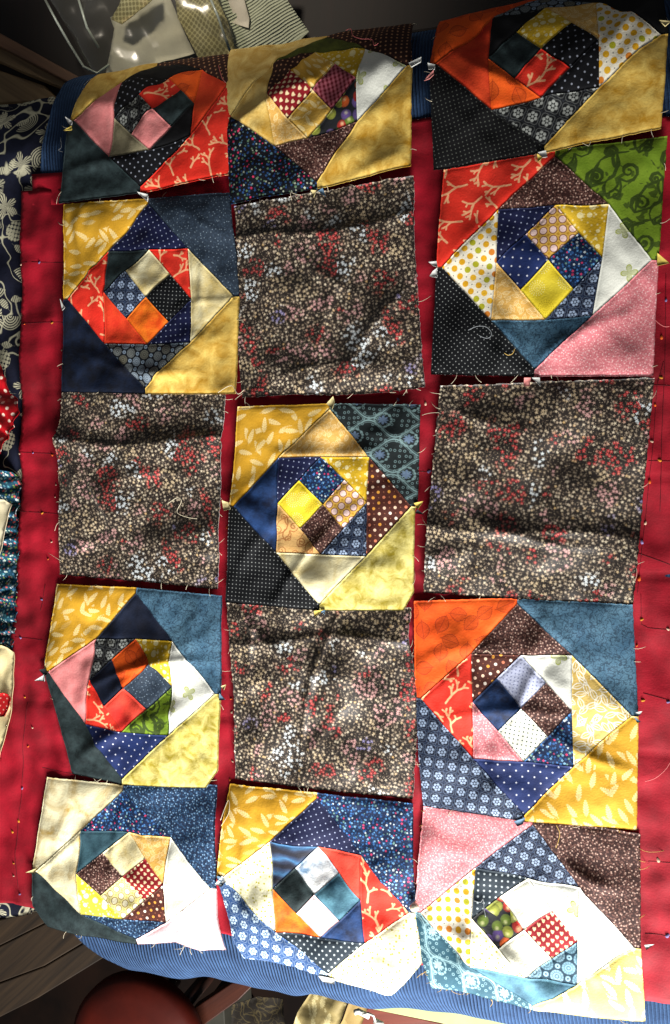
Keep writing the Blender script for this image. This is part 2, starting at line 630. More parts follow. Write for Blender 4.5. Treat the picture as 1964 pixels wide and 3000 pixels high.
def hearts(bgc, dc, a):
    def f(g, x, y):
        o = plain(bgc, bgc, 20)(g, x, y)
        for q in (0.0, .5):
            fx, fy = g.grid(x, y, a, q, q)
            d = g.len(fx * 1.05, fy - g.abs(fx) * .7)
            o = g.mix(g.less(d, .2, .08), o, lin(dc))
        return o
    return f

def batik(g, x, y):
    """indigo ground with resist-dyed flowers, leaves and striped fans"""
    o = plain((16, 18, 34), (28, 32, 52), 25)(g, x, y)
    wht = lin((196, 192, 164))
    lx, ly, c = g.vor(x, y, 19.0, .85)
    d, a = g.len(lx, ly), g.atan2(ly, lx)
    k1 = g.less(c[0], .35, .02)
    fan = g.less(d, .40, .02) * g.less(g.abs(g.fract(d * 14.0) - .5), .27, .12) * g.less(0.0, g.sin(a + c[1] * 6.0), .1)
    o = g.mix(fan * k1, o, wht)
    dm = g.dots(x, y, .0085, .32, .1) * g.less(d, .30, .02) * g.less(.35, c[0], .02) * g.less(c[0], .65, .02)
    o = g.mix(dm, o, wht)
    pet = g.abs(g.cos(a * 2.5)) * .28 + .1
    strip = g.less(g.abs(g.fract(a * 4.0) - .5), .3, .15)
    o = g.mix(g.less(d, pet, .03) * strip * g.less(.65, c[0], .02), o, wht)
    n = g.noise(x, y, 22.0, 1.0, 8.0, .5, .4)
    o = g.mix(g.less(g.abs(n - .5), .012, .012), o, wht)
    lx, ly, c = g.vor(x + 4, y + 1, 34.0, .9)
    rx, ry = g.rot(lx, ly, c[0] * 6.28)
    lf = g.less(g.abs(ry), g.max(0.0, .14 - rx * rx) * 1.3, .03) * g.less(.72, c[1], .03)
    return g.mix(lf * g.less(g.abs(g.fract(rx * 9.0 + 9.0) - .5), .36, .1), o, wht)

FAB = {
 'gold_sprig':   ('mustard yellow cotton printed with cream leaf sprigs', leaf_sprig((190, 140, 28), (206, 158, 46), (232, 210, 148), 44.0), {}),
 'gold_pale':    ('pale yellow cotton with faint leaf sprigs', leaf_sprig((216, 196, 96), (226, 210, 130), (248, 244, 226)), {}),
 'ochre':        ('mottled ochre yellow cotton', plain((176, 130, 30), (232, 200, 106), 50, 6, .32, .68, .7), dict(rough=.58, spec=.4)),
 'ochre_leaf':   ('golden cotton with mottled leafy marks', leaf_sprig((200, 150, 40), (222, 182, 90), (240, 220, 160), 60), {}),
 'yellow_marble': ('marbled light yellow cotton', plain((184, 140, 44), (238, 214, 136), 28, 5, .3, .7, 1.2), dict(rough=.55, spec=.4)),
 'olive_yellow': ('mottled olive yellow cotton', plain((158, 140, 34), (234, 222, 140), 62, 6, .32, .68, .8), dict(rough=.6, spec=.35)),
 'coral':        ('red cotton printed with peach coral branches', coral((214, 40, 26), (228, 56, 40), (242, 176, 130)), {}),
 'orange_leaf':  ('orange cotton printed with dark outlined leaves', outline_leaf((226, 78, 16), (236, 96, 26), (140, 40, 14)), {}),
 'orange_red':   ('mottled orange red cotton', plain((196, 40, 22), (222, 74, 34), 18, 5), {}),
 'red_mottle':   ('mottled coral red cotton', plain((206, 46, 38), (226, 84, 62), 16, 5), {}),
 'orange_bright': ('bright mottled orange cotton', plain((214, 70, 12), (244, 128, 30), 40, 5), {}),
 'navy_dot':     ('navy cotton with small white dots', dotted((14, 20, 56), (160, 170, 200), .0108, .078, .07), {}),
 'black_dot':    ('black cotton with small grey dots', dotted((7, 8, 14), (150, 156, 170), .0125, .085, .07), {}),
 'navy_deep':    ('very dark navy cotton with faint mottling', plain((7, 12, 26), (18, 34, 62), 44, 5, .4, .8), {}),
 'navy_star':    ('navy cotton with scattered white stars', dotted((18, 30, 72), (206, 210, 224), .0150, .070, .05, (28, 46, 98)), {}),
 'black_pin':    ('black cotton with white pin dots', dotted((5, 7, 12), (150, 154, 152), .0076, .085, .08), {}),
 'black_fine':   ('black cotton with faint pin dots', dotted((7, 7, 10), (84, 88, 82), .0076, .10, .09), {}),
 'black':        ('plain black cotton', plain((5, 5, 8), (10, 11, 14), 30), {}),
 'navy_plain':   ('plain dark navy cotton', plain((9, 14, 30), (20, 30, 52), 30), {}),
 'slate':        ('mottled dark slate green cotton', plain((22, 32, 34), (44, 58, 60), 70, 5), {}),
 'slate_blue':   ('dark blue slate cotton with tiny flecks', speckle((36, 48, 62), (46, 60, 76), (110, 126, 140), 330.0, .2), {}),
 'slate_pin':    ('slate cotton with white pin dots', dotted((30, 42, 52), (176, 186, 190), .0105, .12, .08), {}),
 'teal_batik':   ('mottled teal blue cotton', plain((18, 58, 80), (92, 142, 160), 34, 6, .32, .7), {}),
 'teal_dark':    ('mottled dark teal cotton', plain((28, 54, 66), (58, 92, 104), 34, 5), {}),
 'blue_scroll':  ('slate blue cotton with fine dark curling vines', squiggle((56, 92, 118), (80, 116, 138), (26, 46, 64), 150.0, .035), {}),
 'navy_batik':   ('mottled navy cotton', plain((10, 22, 48), (36, 70, 124), 44, 5, .35, .75), {}),
 'blue_fleck':   ('navy cotton with dense pale blue flecks', speckle((18, 36, 62), (42, 74, 108), (112, 146, 178), 360.0, .32), {}),
 'brown_fleck':  ('brown cotton with cream flecks', speckle((52, 28, 25), (100, 68, 60), (180, 150, 136), 390.0, .32), {}),
 'brown_dot':    ('brown cotton with cream and orange dots', multidot((72, 32, 24), [(228, 196, 170), (214, 150, 60), (226, 214, 200), (200, 120, 90)], .0100, .20, (150, 96, 70)), {}),
 'brown_dark':   ('dark brown cotton with tiny dots', dotted((48, 24, 18), (176, 130, 96), .0100, .12, .09), {}),
 'maroon_heart': ('maroon cotton with tiny cream hearts', hearts((134, 20, 30), (238, 214, 170), .0112), {}),
 'maroon_check': ('maroon and pink woven check cotton', check((96, 16, 30), (178, 96, 110), .0056), {}),
 'navy_ditsy':   ('navy cotton with tiny white, blue and pink blossoms', ditsy((12, 30, 64), [(120, 166, 196), (206, 220, 226), (44, 88, 146), (58, 106, 160), (206, 60, 104), (110, 150, 140), (70, 130, 200), (90, 150, 200), (60, 110, 170)], 215.0, .33, (20, 66, 110)), {}),
 'black_ditsy':  ('black cotton with tiny white, blue and pink blossoms', ditsy((8, 10, 20), [(90, 130, 150), (180, 190, 170), (36, 70, 130), (40, 80, 130), (214, 56, 100), (100, 130, 100), (50, 90, 150)], 205.0, .33, (14, 26, 40)), {}),
 'pink':         ('salmon pink cotton', plain((210, 122, 122), (222, 140, 138), 60, 4), {}),
 'pink_fleck':   ('pink cotton with paler flecks', speckle((206, 118, 126), (222, 148, 152), (238, 190, 190), 420.0, .3), {}),
 'pink_pale':    ('very pale pink cotton', plain((232, 190, 196), (240, 208, 210), 20, 3), {}),
 'white_bfly':   ('white cotton with yellow green butterflies', butterflies((222, 224, 214), (150, 160, 24)), dict(rough=.6)),
 'white_green':  ('white cotton with faint green mottling', plain((196, 212, 200), (236, 240, 234), 15, 4, .25, .5), dict(rough=.6)),
 'white_dot':    ('white cotton with yellow, orange and green dots', multidot((232, 226, 206), [(212, 158, 24), (214, 160, 30), (206, 124, 40), (222, 172, 40), (218, 166, 30), (212, 158, 24), (170, 168, 36), (216, 160, 24)]), {}),
 'white_pin':    ('white cotton with black pin dots', dotted((222, 222, 206), (30, 60, 66), .0078, .13, .1), {}),
 'grey_pin':     ('pale blue grey cotton with tiny dots', dotted((168, 174, 198), (112, 118, 150), .0066, .14, .12), {}),
 'grey_beige':   ('grey beige cotton', plain((118, 112, 88), (138, 130, 104), 90, 3), {}),
 'gold_bubble':  ('golden yellow cotton with cream bubbles', bubbles((200, 160, 24), (222, 184, 50), (252, 240, 180)), {}),
 'lemon_bubble': ('lemon yellow cotton with white bubbles', bubbles((218, 204, 52), (226, 214, 84), (250, 248, 220)), {}),
 'tan_leaf':     ('tan cotton with a pale leafy vine', lattice_leaf((206, 158, 74), (220, 176, 98), (240, 214, 156)), {}),
 'tan_white':    ('tan cotton with a bold white leafy vine', lattice_leaf((200, 164, 78), (222, 194, 116), (252, 248, 232), 60., .95), {}),
 'tan_scroll':   ('tan cotton with brown curling scrolls', scroll((206, 160, 96), (216, 174, 112), (160, 100, 52), .036, .018), {}),
 'yellow_burst': ('yellow cotton with dotted dandelion heads', bursts((212, 186, 30), (226, 206, 60), (150, 130, 20)), dict(rough=.6)),
 'rings':        ('gold cotton printed with pink ringed circles', rings((214, 170, 78), (132, 78, 48), (236, 206, 200), (186, 140, 40)), {}),
 'rings_pale':   ('pale lemon cotton printed with ringed circles', rings((232, 222, 150), (150, 120, 60), (240, 234, 200), (214, 200, 110)), {}),
 'navy_posy':    ('navy cotton with rows of white posies', bluecluster((12, 20, 42), (56, 76, 108), (140, 158, 184), .0220), {}),
 'blue_posy':    ('blue cotton with rows of white posies', bluecluster((36, 66, 112), (54, 90, 140), (186, 208, 224), .024), {}),
 'black_posy':   ('black cotton with grey posies', bluecluster((14, 15, 19), (44, 48, 56), (150, 154, 150), .027), {}),
 'medallion':    ('dark cotton with rows of grey blue medallions', medallion((20, 24, 30), (138, 158, 178), (112, 108, 88)), {}),
 'medallion_teal': ('teal cotton with rows of pale medallions', medallion((24, 54, 72), (140, 176, 194), (110, 154, 174), .019), {}),
 'green_scroll': ('green cotton printed with dark curling scrolls', scroll((96, 124, 24), (112, 138, 34), (38, 54, 14), .064, .030, True), {}),
 'olive':        ('mottled olive green cotton', plain((52, 58, 18), (84, 92, 32), 40, 4), {}),
 'damask':       ('black damask cotton with grey green ogee medallions', damask((20, 28, 30), (112, 138, 140), (92, 112, 138)), {}),
 'damask_teal':  ('teal damask cotton with pale medallions', damask((36, 76, 92), (140, 176, 184), (150, 184, 190)), {}),
 'fruit':        ('cotton printed with grapes, berries and apples', fruit, {}),
 'stripe_blue':  ('blue and black wavy striped cotton', stripes([(22, 24, 36), (44, 54, 76), (64, 108, 150), (44, 62, 92), (26, 28, 40)], .021), {}),
 'watercolour':  ('white and blue watercolour cotton', plain((96, 124, 152), (238, 240, 240), 26, 4, .34, .55, .6), {}),
 'cream':        ('cream sateen cotton', plain((204, 182, 116), (240, 232, 190), 24, 5, .35, .65, 1.0), dict(rough=.38, spec=.6)),
 'cream_gold':   ('cream and gold marbled cotton', plain((182, 150, 78), (242, 234, 194), 26, 5, .30, .58, 1.2), dict(rough=.42, spec=.55)),
 'cream_white':  ('off white sateen cotton', plain((226, 226, 204), (238, 238, 224), 12, 3), dict(rough=.55, spec=.4)),
 'cream_lemon':  ('pale lemon cotton with tiny flecks', speckle((236, 232, 196), (240, 236, 204), (190, 180, 60), 260.0, .3), {}),
 'floral':       ('brown cotton crowded with tiny flowers', floral, dict(rough=.52, spec=.5, sheen=.2)),
}
MATS = {}
def fabric(k):
    if k not in MATS:
        d, fn, kw = FAB[k]
        MATS[k] = new_mat(k + '_fabric', fn, **kw)
    return MATS[k]

# ------------------------------------------------------------------ object helpers
def tag(o, label=None, cat=None, group=None, kind=None):
    if label: o['label'] = label
    if cat: o['category'] = cat
    if group: o['group'] = group
    if kind: o['kind'] = kind
    return o

def empty(name, loc=(0, 0, 0)):
    o = bpy.data.objects.new(name, None)
    COL.objects.link(o)
    o.empty_display_size = 0.02
    o.location = loc
    return o

def mesh_obj(name, verts, faces, mat, parent=None, uv=None, smooth=True):
    me = bpy.data.meshes.new(name)
    verts = np.asarray(verts, float)
    if parent is not None:
        verts = verts - np.array(parent.location)
    me.from_pydata([tuple(v) for v in verts], [], [tuple(f) for f in faces])
    if uv is not None:
        l = me.uv_layers.new(name='UVMap')
        vi = np.zeros(len(me.loops), np.int32)
        me.loops.foreach_get('vertex_index', vi)
        l.data.foreach_set('uv', np.asarray(uv, np.float32)[vi].ravel())
    if smooth: me.shade_smooth()
    me.validate()
    o = bpy.data.objects.new(name, me)
    COL.objects.link(o)
    if mat: me.materials.append(mat)
    if parent is not None: o.parent = parent
    return o

def densify(poly, step, wob=0.0, rng=None):
    o = []
    n = len(poly)
    for i in range(n):
        a, b = np.array(poly[i]), np.array(poly[(i + 1) % n])
        k = max(1, int(np.linalg.norm(b - a) / step))
        for j in range(k):
            p = a + (b - a) * j / k
            if wob and j:
                p = p + np.array([rng.gauss(0, wob), rng.gauss(0, wob)])
            o.append(p)
    return o

def inside(pts, poly):
    x, y = pts[:, 0], pts[:, 1]
    c = np.zeros(len(pts), bool)
    n = len(poly)
    for i in range(n):
        (x0, y0), (x1, y1) = poly[i], poly[(i + 1) % n]
        if y0 == y1: continue
        t = ((y0 > y) != (y1 > y)) & (x < (x1 - x0) * (y - y0) / (y1 - y0) + x0)
        c ^= t
    return c

def edge_dist(pts, poly):
    d = np.full(len(pts), 9.0)
    n = len(poly)
    for i in range(n):
        a, b = np.array(poly[i]), np.array(poly[(i + 1) % n])
        e = b - a
        l = e @ e
        if l < 1e-12: continue
        t = np.clip(((pts - a) @ e) / l, 0, 1)
        q = pts - a - t[:, None] * e
        d = np.minimum(d, np.hypot(q[:, 0], q[:, 1]))
    return d

def tri_poly(poly, step, wob=0.0, rng=None, ring=0.0):
    """triangulate a flat outline with inner points; returns points, triangles, boundary loop"""
    b = densify(poly, step if not ring else min(step, .0036), wob, rng)
    barr = np.array(b)
    lo, hi = barr.min(0), barr.max(0)
    gx = np.arange(lo[0] + step * .5, hi[0], step)
    gy = np.arange(lo[1] + step * .5, hi[1], step * .87)
    X, Y = np.meshgrid(gx, gy)
    X[1::2] += step * .5
    g = np.stack([X.ravel(), Y.ravel()], 1)
    g = g[inside(g, b)]
    if len(g):
        g = g[edge_dist(g, b) > (step * .45 if not ring else ring * 1.75)]
    if ring:
        nx, pv = np.roll(barr, -1, 0), np.roll(barr, 1, 0)
        t = nx - pv
        t /= np.linalg.norm(t, axis=1)[:, None] + 1e-12
        area2 = np.sum(barr[:, 0] * nx[:, 1] - nx[:, 0] * barr[:, 1])
        nrm = np.stack([-t[:, 1], t[:, 0]], 1) * (1 if area2 > 0 else -1)
        rp = barr + nrm * ring
        rp = rp[inside(rp, b)]
        rp = rp[edge_dist(rp, b) > ring * .8]
        g = np.concatenate([g, rp]) if len(g) else rp
    pts = [Vector(p) for p in b] + [Vector(p) for p in g]
    nb = len(b)
    r = geometry.delaunay_2d_cdt(pts, [(i, (i + 1) % nb) for i in range(nb)], [], 1, 1e-7)
    v = np.array([tuple(q) for q in r[0]])
    loop = [None] * nb
    for i, orig in enumerate(r[3]):
        for k in orig:
            if k < nb: loop[k] = i
    loop = [q for q in loop if q is not None]
    faces = []
    for f in r[2]:
        a, c, d = (v[k] for k in f[:3])
        ar = (c[0] - a[0]) * (d[1] - a[1]) - (c[1] - a[1]) * (d[0] - a[0])
        faces.append(tuple(f) if ar > 0 else tuple(reversed(f)))
    return v, faces, loop

def cloth(name, poly, lift, mat, parent=None, step=0.0045, hfn=None, pillow=0.0, wob=0.0, uvrot=0.0, uvoff=(0, 0), seed=0, thick=0.0014, ground=True):
    """a piece of cloth lying on the table surface: outline in cloth coordinates, real thickness"""
    rng = random.Random(seed)
    v, f, loop = tri_poly(poly, step, wob, rng, .0026 if pillow else 0.0)
    h = np.full(len(v), lift)
    if ground: h = h + ground_wave(v[:, 0], v[:, 1])
    if hfn is not None: h = h + hfn(v[:, 0], v[:, 1])
    if pillow:
        d = edge_dist(v, poly)
        h = h + pillow * (1 - np.exp(-d / 0.0024)) - pillow * .5 + pillow * .35 * np.exp(-((d - .0055) / .0035) ** 2)
    P = surf(v[:, 0], v[:, 1], h)
    n = len(v)
    low = surf(v[loop, 0], v[loop, 1], h[loop] - thick)
    P = np.concatenate([P, low])
    m = len(loop)
    f = list(f)
    for i in range(m):
        j = (i + 1) % m
        f.append((loop[i], n + i, n + j, loop[j]))
    c, s = math.cos(uvrot), math.sin(uvrot)
    uv = np.stack([v[:, 0] * c + v[:, 1] * s + uvoff[0], v[:, 1] * c - v[:, 0] * s + uvoff[1]], 1)
    uv = np.concatenate([uv, uv[loop]])
    return mesh_obj(name, P, f, mat, parent, uv)

def tube_mesh(paths, r, sides=5):
    V, F = [], []
    for pts in paths:
        pts = [np.array(p, float) for p in pts]
        o = len(V)
        for i, p in enumerate(pts):
            t = pts[min(i + 1, len(pts) - 1)] - pts[max(i - 1, 0)]
            t = t / (np.linalg.norm(t) + 1e-9)
            up = np.array([0, 0, 1.0]) if abs(t[2]) < .9 else np.array([1.0, 0, 0])
            a = np.cross(t, up); a /= np.linalg.norm(a); b = np.cross(t, a)
            for k in range(sides):
                q = 6.2832 * k / sides
                V.append(p + r * (math.cos(q) * a + math.sin(q) * b))
        for i in range(len(pts) - 1):
            for k in range(sides):
                k2 = (k + 1) % sides
                F.append((o + i * sides + k, o + i * sides + k2, o + (i + 1) * sides + k2, o + (i + 1) * sides + k))
        F.append(tuple(o + k for k in range(sides))[::-1])
        F.append(tuple(o + (len(pts) - 1) * sides + k for k in range(sides)))
    return V, F

def simple_mat(name, c, rough=0.7, spec=0.3, c2=None, sc=20.0):
    m = bpy.data.materials.new(name)
    m.use_nodes = True
    g = G(m.node_tree)
    p = m.node_tree.nodes['Principled BSDF']
    tc = g.node('ShaderNodeTexCoord')
    n = g.node('ShaderNodeTexNoise')
    n.inputs['Scale'].default_value = sc; n.inputs['Detail'].default_value = 4
    m.node_tree.links.new(tc.outputs['Object'], n.inputs['Vector'])
    col = g.ramp(E(g, n.outputs[0]), [(.35, lin(c)), (.65, lin(c2 or tuple(int(q * .8) for q in c)))])
    m.node_tree.links.new(col, p.inputs['Base Color'])
    p.inputs['Roughness'].default_value = rough
    p.inputs['Specular IOR Level'].default_value = spec
    return m

def pxpoly(pts, lift):
    return [at(u, v, lift) for u, v in pts]

# ------------------------------------------------------------------ the setting: table, corduroy, red cloth
m_wood_dark = simple_mat('dark_wood', (44, 22, 14), .45, .4, (26, 12, 8), 14)
FLOOR_Z = -0.75
floor_m = simple_mat('floor_boards', (26, 14, 8), .8, .1, (12, 6, 4), 9)
fl = mesh_obj('floor', [(-3, -3, FLOOR_Z), (3, -3, FLOOR_Z), (3, 3, FLOOR_Z), (-3, 3, FLOOR_Z)], [(0, 1, 2, 3)], floor_m, None, None, False)
tag(fl, kind='structure')

def corduroy_col(g, x, y):
    q = (g.sin(x * (6.283 / 0.0046) + g.noise(x, y, 14.0, 3.0) * 7.0) * .5 + .5) * .45 + (g.noise(x, y, 45.0, 4.0, 2.0) - .2) * .8
    base = g.mix(q, lin((28, 44, 72)), lin((58, 86, 124)))
    return base
def corduroy_bump(g, x, y, h):
    q = g.sin(x * (6.283 / 0.0046) + g.noise(x, y, 14.0, 3.0) * 7.0)
    return h * 0.5 + q * 1.7
m_cord = new_mat('corduroy', corduroy_col, .9, .15, .7, grain=.25, bumpfn=corduroy_bump, dist=.0012)

# corduroy folds at the near edge, where the cloth bunches
CF = Waves(21, 0.11, 6)
def cord_h(x, s):
    k = np.clip((-s - 0.615) / 0.09, 0, 1)
    return k * (0.004 * CF(x, s * .3) + 0.0045 * np.clip(np.sin(x * 23 + 1.0 + 8 * s), 0, 1) ** 2) + 0.0
cpoly = [(-.455, .40), (-.445, .62), (-.43, .78), (.8, .78), (.8, -.82), (-.30, -.82), (-.345, -.70), (-.40, -.62), (-.43, -.55), (-.44, 0)]
o = cloth('corduroy_cloth', cpoly, 0.002, m_cord, None, .008, cord_h, uvrot=R(4))
tag(o, 'dark blue corduroy cloth covering the table and hanging over its edges', 'cloth')

def red_col(g, x, y):
    n = g.noise(x, y, 9.0, 4.0, 1.0) * .6 + g.noise(x, y, 34.0, 4.0, 6.0) * .4
    return g.ramp(n, [(.36, lin((114, 3, 20))), (.64, lin((170, 9, 36)))])
m_red = new_mat('red_cotton', red_col, .75, .3, .3, grain=.16)
RW = Waves(31, 0.075); RW2 = Waves(33, .032)
def red_h(x, s):
    o = 0.0021 * RW(x * 1.4, s * .8) + 0.0007 * RW2(x, s)
    for s0 in (.475, .285, .17, .05, -.07, -.29):           # pressed cross folds
        o = o - 0.0016 * np.exp(-np.abs(s - s0 + .02 * x) / .0022)
    return o
rpoly = pxpoly([(60, 558), (62, 900), (60, 1400), (48, 1750), (22, 2080), (-40, 2380), (-60, 2640), (40, 2645), (97, 2662), (330, 2700), (668, 2738), (960, 2800), (1237, 2822), (1600, 2890), (1900, 2936), (2060, 2950),
                (2080, 2000), (2080, 1000), (2060, 340), (1850, 350), (1600, 350), (1260, 345), (1203, 348), (1000, 420), (700, 500), (420, 535), (160, 553)], .005)
red = cloth('red_cloth', rpoly, .0055, m_red, None, .006, red_h, wob=.0003)
tag(red, 'crimson cotton cloth spread under all the patchwork blocks', 'cloth')
# folded under layer showing at the far left corner
rp2 = pxpoly([(95, 512), (92, 600), (300, 600), (640, 560), (640, 505), (180, 505)], .004)
cloth('folded_layer', rp2, .0045, m_red, red, .008)

# printed specks and thin lines on the red cloth
speckcols = dict(o=(214, 92, 20), w=(206, 170, 146), p=(126, 112, 160), y=(216, 140, 34))
SPK = [(117, 771, 'p', 1), (187, 773, 'o', .8), (63, 777, 'w', .7), (156, 948, 'y', 1), (72, 950, 'o', .5), (181, 1027, 'w', .7), (176, 1082, 'o', .6),
       (156, 1334, 'o', 1), (61, 1330, 'w', .8), (99, 1328, 'p', .6), (164, 1421, 'w', .7), (164, 1457, 'w', .6), (123, 1504, 'y', 1), (153, 1588, 'w', .8), (139, 1639, 'o', .8),
       (121, 1757, 'p', 1), (65, 1868, 'p', 1), (70, 2044, 'y', .8), (97, 2132, 'w', .8), (83, 2187, 'o', .8), (62, 2312, 'p', 1), (55, 2407, 'y', 1.1), (34, 2440, 'y', 1.1), (43, 2528, 'y', .8), (43, 2565, 'w', .8), (60, 2618, 'p', .9),
       (666, 1548, 'o', .9), (1167, 1172, 'p', 1.2), (1248, 1185, 'w', 1.1), (1255, 1382, 'p', 1.3), (666, 1545, 'o', .8), (678, 2047, 'o', .8), (680, 2088, 'w', .8), (680, 2233, 'w', .9), (672, 2288, 'o', .9), (680, 2086, 'w', .7),
       (1938, 1108, 'y', 1.1), (1920, 1188, 'o', .9), (1911, 1294, 'w', 1), (1934, 1350, 'y', 1.1), (1904, 1413, 'o', 1.2), (1892, 1534, 'w', 1.1), (1882, 1590, 'p', 1.2), (1873, 1698, 'o', 1.3),
       (1880, 1816, 'y', 1.1), (1866, 1892, 'o', .8), (1958, 1843, 'w', 1), (1882, 2051, 'y', 1.1), (1956, 2055, 'p', 1.1), (1930, 2523, 'w', 1.3), (1955, 2743, 'p', 1.4), (1939, 990, 'o', 1.2), (1952, 880, 'p', 1), (1212, 2168, 'w', .7)]
rs = random.Random(4)
speck_m = {c: simple_mat('speck_print_' + n, speckcols[c], .8) for c, n in (('o', 'orange'), ('w', 'pale'), ('p', 'lavender'), ('y', 'yellow'))}
for (u, v, c, k) in SPK:
    x, s = at(u, v, .006)
    a = rs.uniform(0, 3.1); n = 8
    V, F = [], []
    h0 = .0066 + float(ground_wave(x, s)) + float(red_h(np.array(x), np.array(s)))
    for ring, hh in ((.55, .0006), (1.0, -.0004)):
        for i in range(n):
            q = 6.283 * i / n
            lx, ly = .0024 * k * ring * math.cos(q) * (1 + .35 * math.cos(q)), .0015 * k * ring * math.sin(q)
            V.append(surf(x + lx * math.cos(a) - ly * math.sin(a), s + lx * math.sin(a) + ly * math.cos(a), h0 + hh))
    F.append(tuple(range(n)))
    for i in range(n):
        j = (i + 1) % n
        F.append((i, n + i, n + j, j))
    mesh_obj('printed_speck', V, F, speck_m[c], red)
line_m = simple_mat('dark_red_print', (88, 4, 18), .8)
LN = [[(1944, 1060), (1925, 1130), (1921, 1200), (1914, 1300), (1903, 1400), (1893, 1520), (1882, 1600), (1873, 1690), (1868, 1740)],
      [(1935, 1500), (1938, 1300), (1945, 1130), (1950, 1000), (1952, 800)], [(1900, 1128), (1980, 1132)], [(1900, 1350), (1980, 1352)],
      [(1868, 1620), (1980, 1660)], [(62, 770), (195, 768)], [(62, 948), (190, 944)], [(60, 1325), (170, 1330)], [(55, 1498), (175, 1505)], [(50, 1865), (125, 1875)], [(78, 2060), (68, 2200), (60, 2330), (45, 2500), (55, 2600)], [(130, 1710), (118, 1790)],
      [(1878, 1740), (1880, 1830), (1900, 1840), (1980, 1845)], [(1885, 2030), (1960, 2050)], [(1900, 2525), (1980, 2528)], [(1890, 2735), (1970, 2745)],
      [(1172, 1130), (1168, 1172)], [(1216, 1380), (1255, 1382)]]
for ln in LN:
    ps = [at(u, v, .006) for u, v in ln]
    pts = []
    for a, b in zip(ps, ps[1:]):
        for i in range(7):
            t = i / 7
            pts.append((a[0] + (b[0] - a[0]) * t, a[1] + (b[1] - a[1]) * t))
    pts.append(ps[-1])
    P = [surf(x, s, .0056 + float(ground_wave(x, s)) + float(red_h(np.array(x), np.array(s)))) for x, s in pts]
    V, F = tube_mesh([P], .00034, 5)
    mesh_obj('printed_line', V, F, line_m, red)

# ------------------------------------------------------------------ patchwork blocks
def crease(u0, v0, u1, v1, amp, wid, sharp=False, lift=.012):
    return (at(u0, v0, lift), at(u1, v1, lift), amp, wid, sharp)

def block_wrinkle(seed, outer, creases=(), amp=1.0, taper=.02):
    r = random.Random(seed)
    o = np.array(outer)
    lo, hi = o.min(0), o.max(0)
    ctr = (lo + hi) / 2
    W1, W2 = Waves(seed * 3 + 1, .085), Waves(seed * 3 + 2, .032)
    rid = []
    for _ in range(7):
        c = np.array([r.uniform(lo[0], hi[0]), r.uniform(lo[1], hi[1])])
        rid.append((c, r.uniform(0, math.pi), r.uniform(.04, .10), r.uniform(.005, .012), r.uniform(.0020, .0052)))
    def f(x, s):
        pts = np.stack([np.ravel(x), np.ravel(s)], 1)
        k = 1 - np.exp(-edge_dist(pts, outer) / taper)
        h = .0030 * (W1(pts[:, 0], pts[:, 1]) + .6) + .0008 * W2(pts[:, 0], pts[:, 1])
        for c, a, L, wd, am in rid:
            d = pts - c
            al = d @ np.array([math.cos(a), math.sin(a)])
            pe = d @ np.array([-math.sin(a), math.cos(a)]) + .12 * al * al / L
            h = h + am * np.exp(-(al / L) ** 2 - (pe / wd) ** 2)
        h = h * k * amp
        for (p, q, am, wd, sharp) in creases:
            p, q = np.array(p), np.array(q)
            e = (q - p); L = np.linalg.norm(e); e = e / L
            al = (pts - p) @ e
            pe = (pts - p) @ np.array([-e[1], e[0]]) + .006 * np.sin(al * 22 + seed)
            env = 1 / (1 + np.exp(-(al + .012) / .006)) / (1 + np.exp((al - L - .012) / .006))
            prof = np.where(pe > 0, np.exp(-np.abs(pe) / (wd * .25)), np.exp(-np.abs(pe) / wd)) if sharp else np.exp(-(pe / wd) ** 2)
            h = h + am * prof * env
        return h.reshape(np.shape(x))
    return f

thread_m = {k: simple_mat('thread_' + k, c, .9) for k, c in dict(cream=(226, 214, 186), pink=(220, 120, 120), grey=(150, 156, 160), gold=(206, 172, 96)).items()}

def threads_on(parent, pts, lift, seed, n, col, outward=None):
    """frayed ends standing out of a cut edge"""
    r = random.Random(seed)
    paths = []
    m = len(pts)
    for _ in range(n):
        i = r.randrange(m)
        a, b = np.array(pts[i]), np.array(pts[(i + 1) % m])
        L = np.linalg.norm(b - a)
        if L < .03: continue
        t = r.uniform(.05, .95)
        p = a + (b - a) * t
        nrm = np.array([(b - a)[1], -(b - a)[0]]) / L
        if outward is not None and nrm @ (p - outward) < 0: nrm = -nrm
        ln = r.uniform(.004, .012) * (2.0 if r.random() < .12 else 1)
        dr = nrm + (b - a) / L * r.uniform(-.9, .9)
        bend = r.uniform(-1.3, 1.3)
        P = []
        for k in range(5):
            q = k / 4
            off = dr * ln * q + np.array([-dr[1], dr[0]]) * ln * bend * q * q
            x, s = p - nrm * .002 + off
            P.append(surf(x, s, lift + ground_wave(x, s) + .0004 - .004 * q * q * (lift > .009)))
        paths.append(P)
    if paths:
        V, F = tube_mesh(paths, .00026, 4)
        mesh_obj('frayed_thread', V, F, thread_m[col], parent)['kind'] = 'stuff'

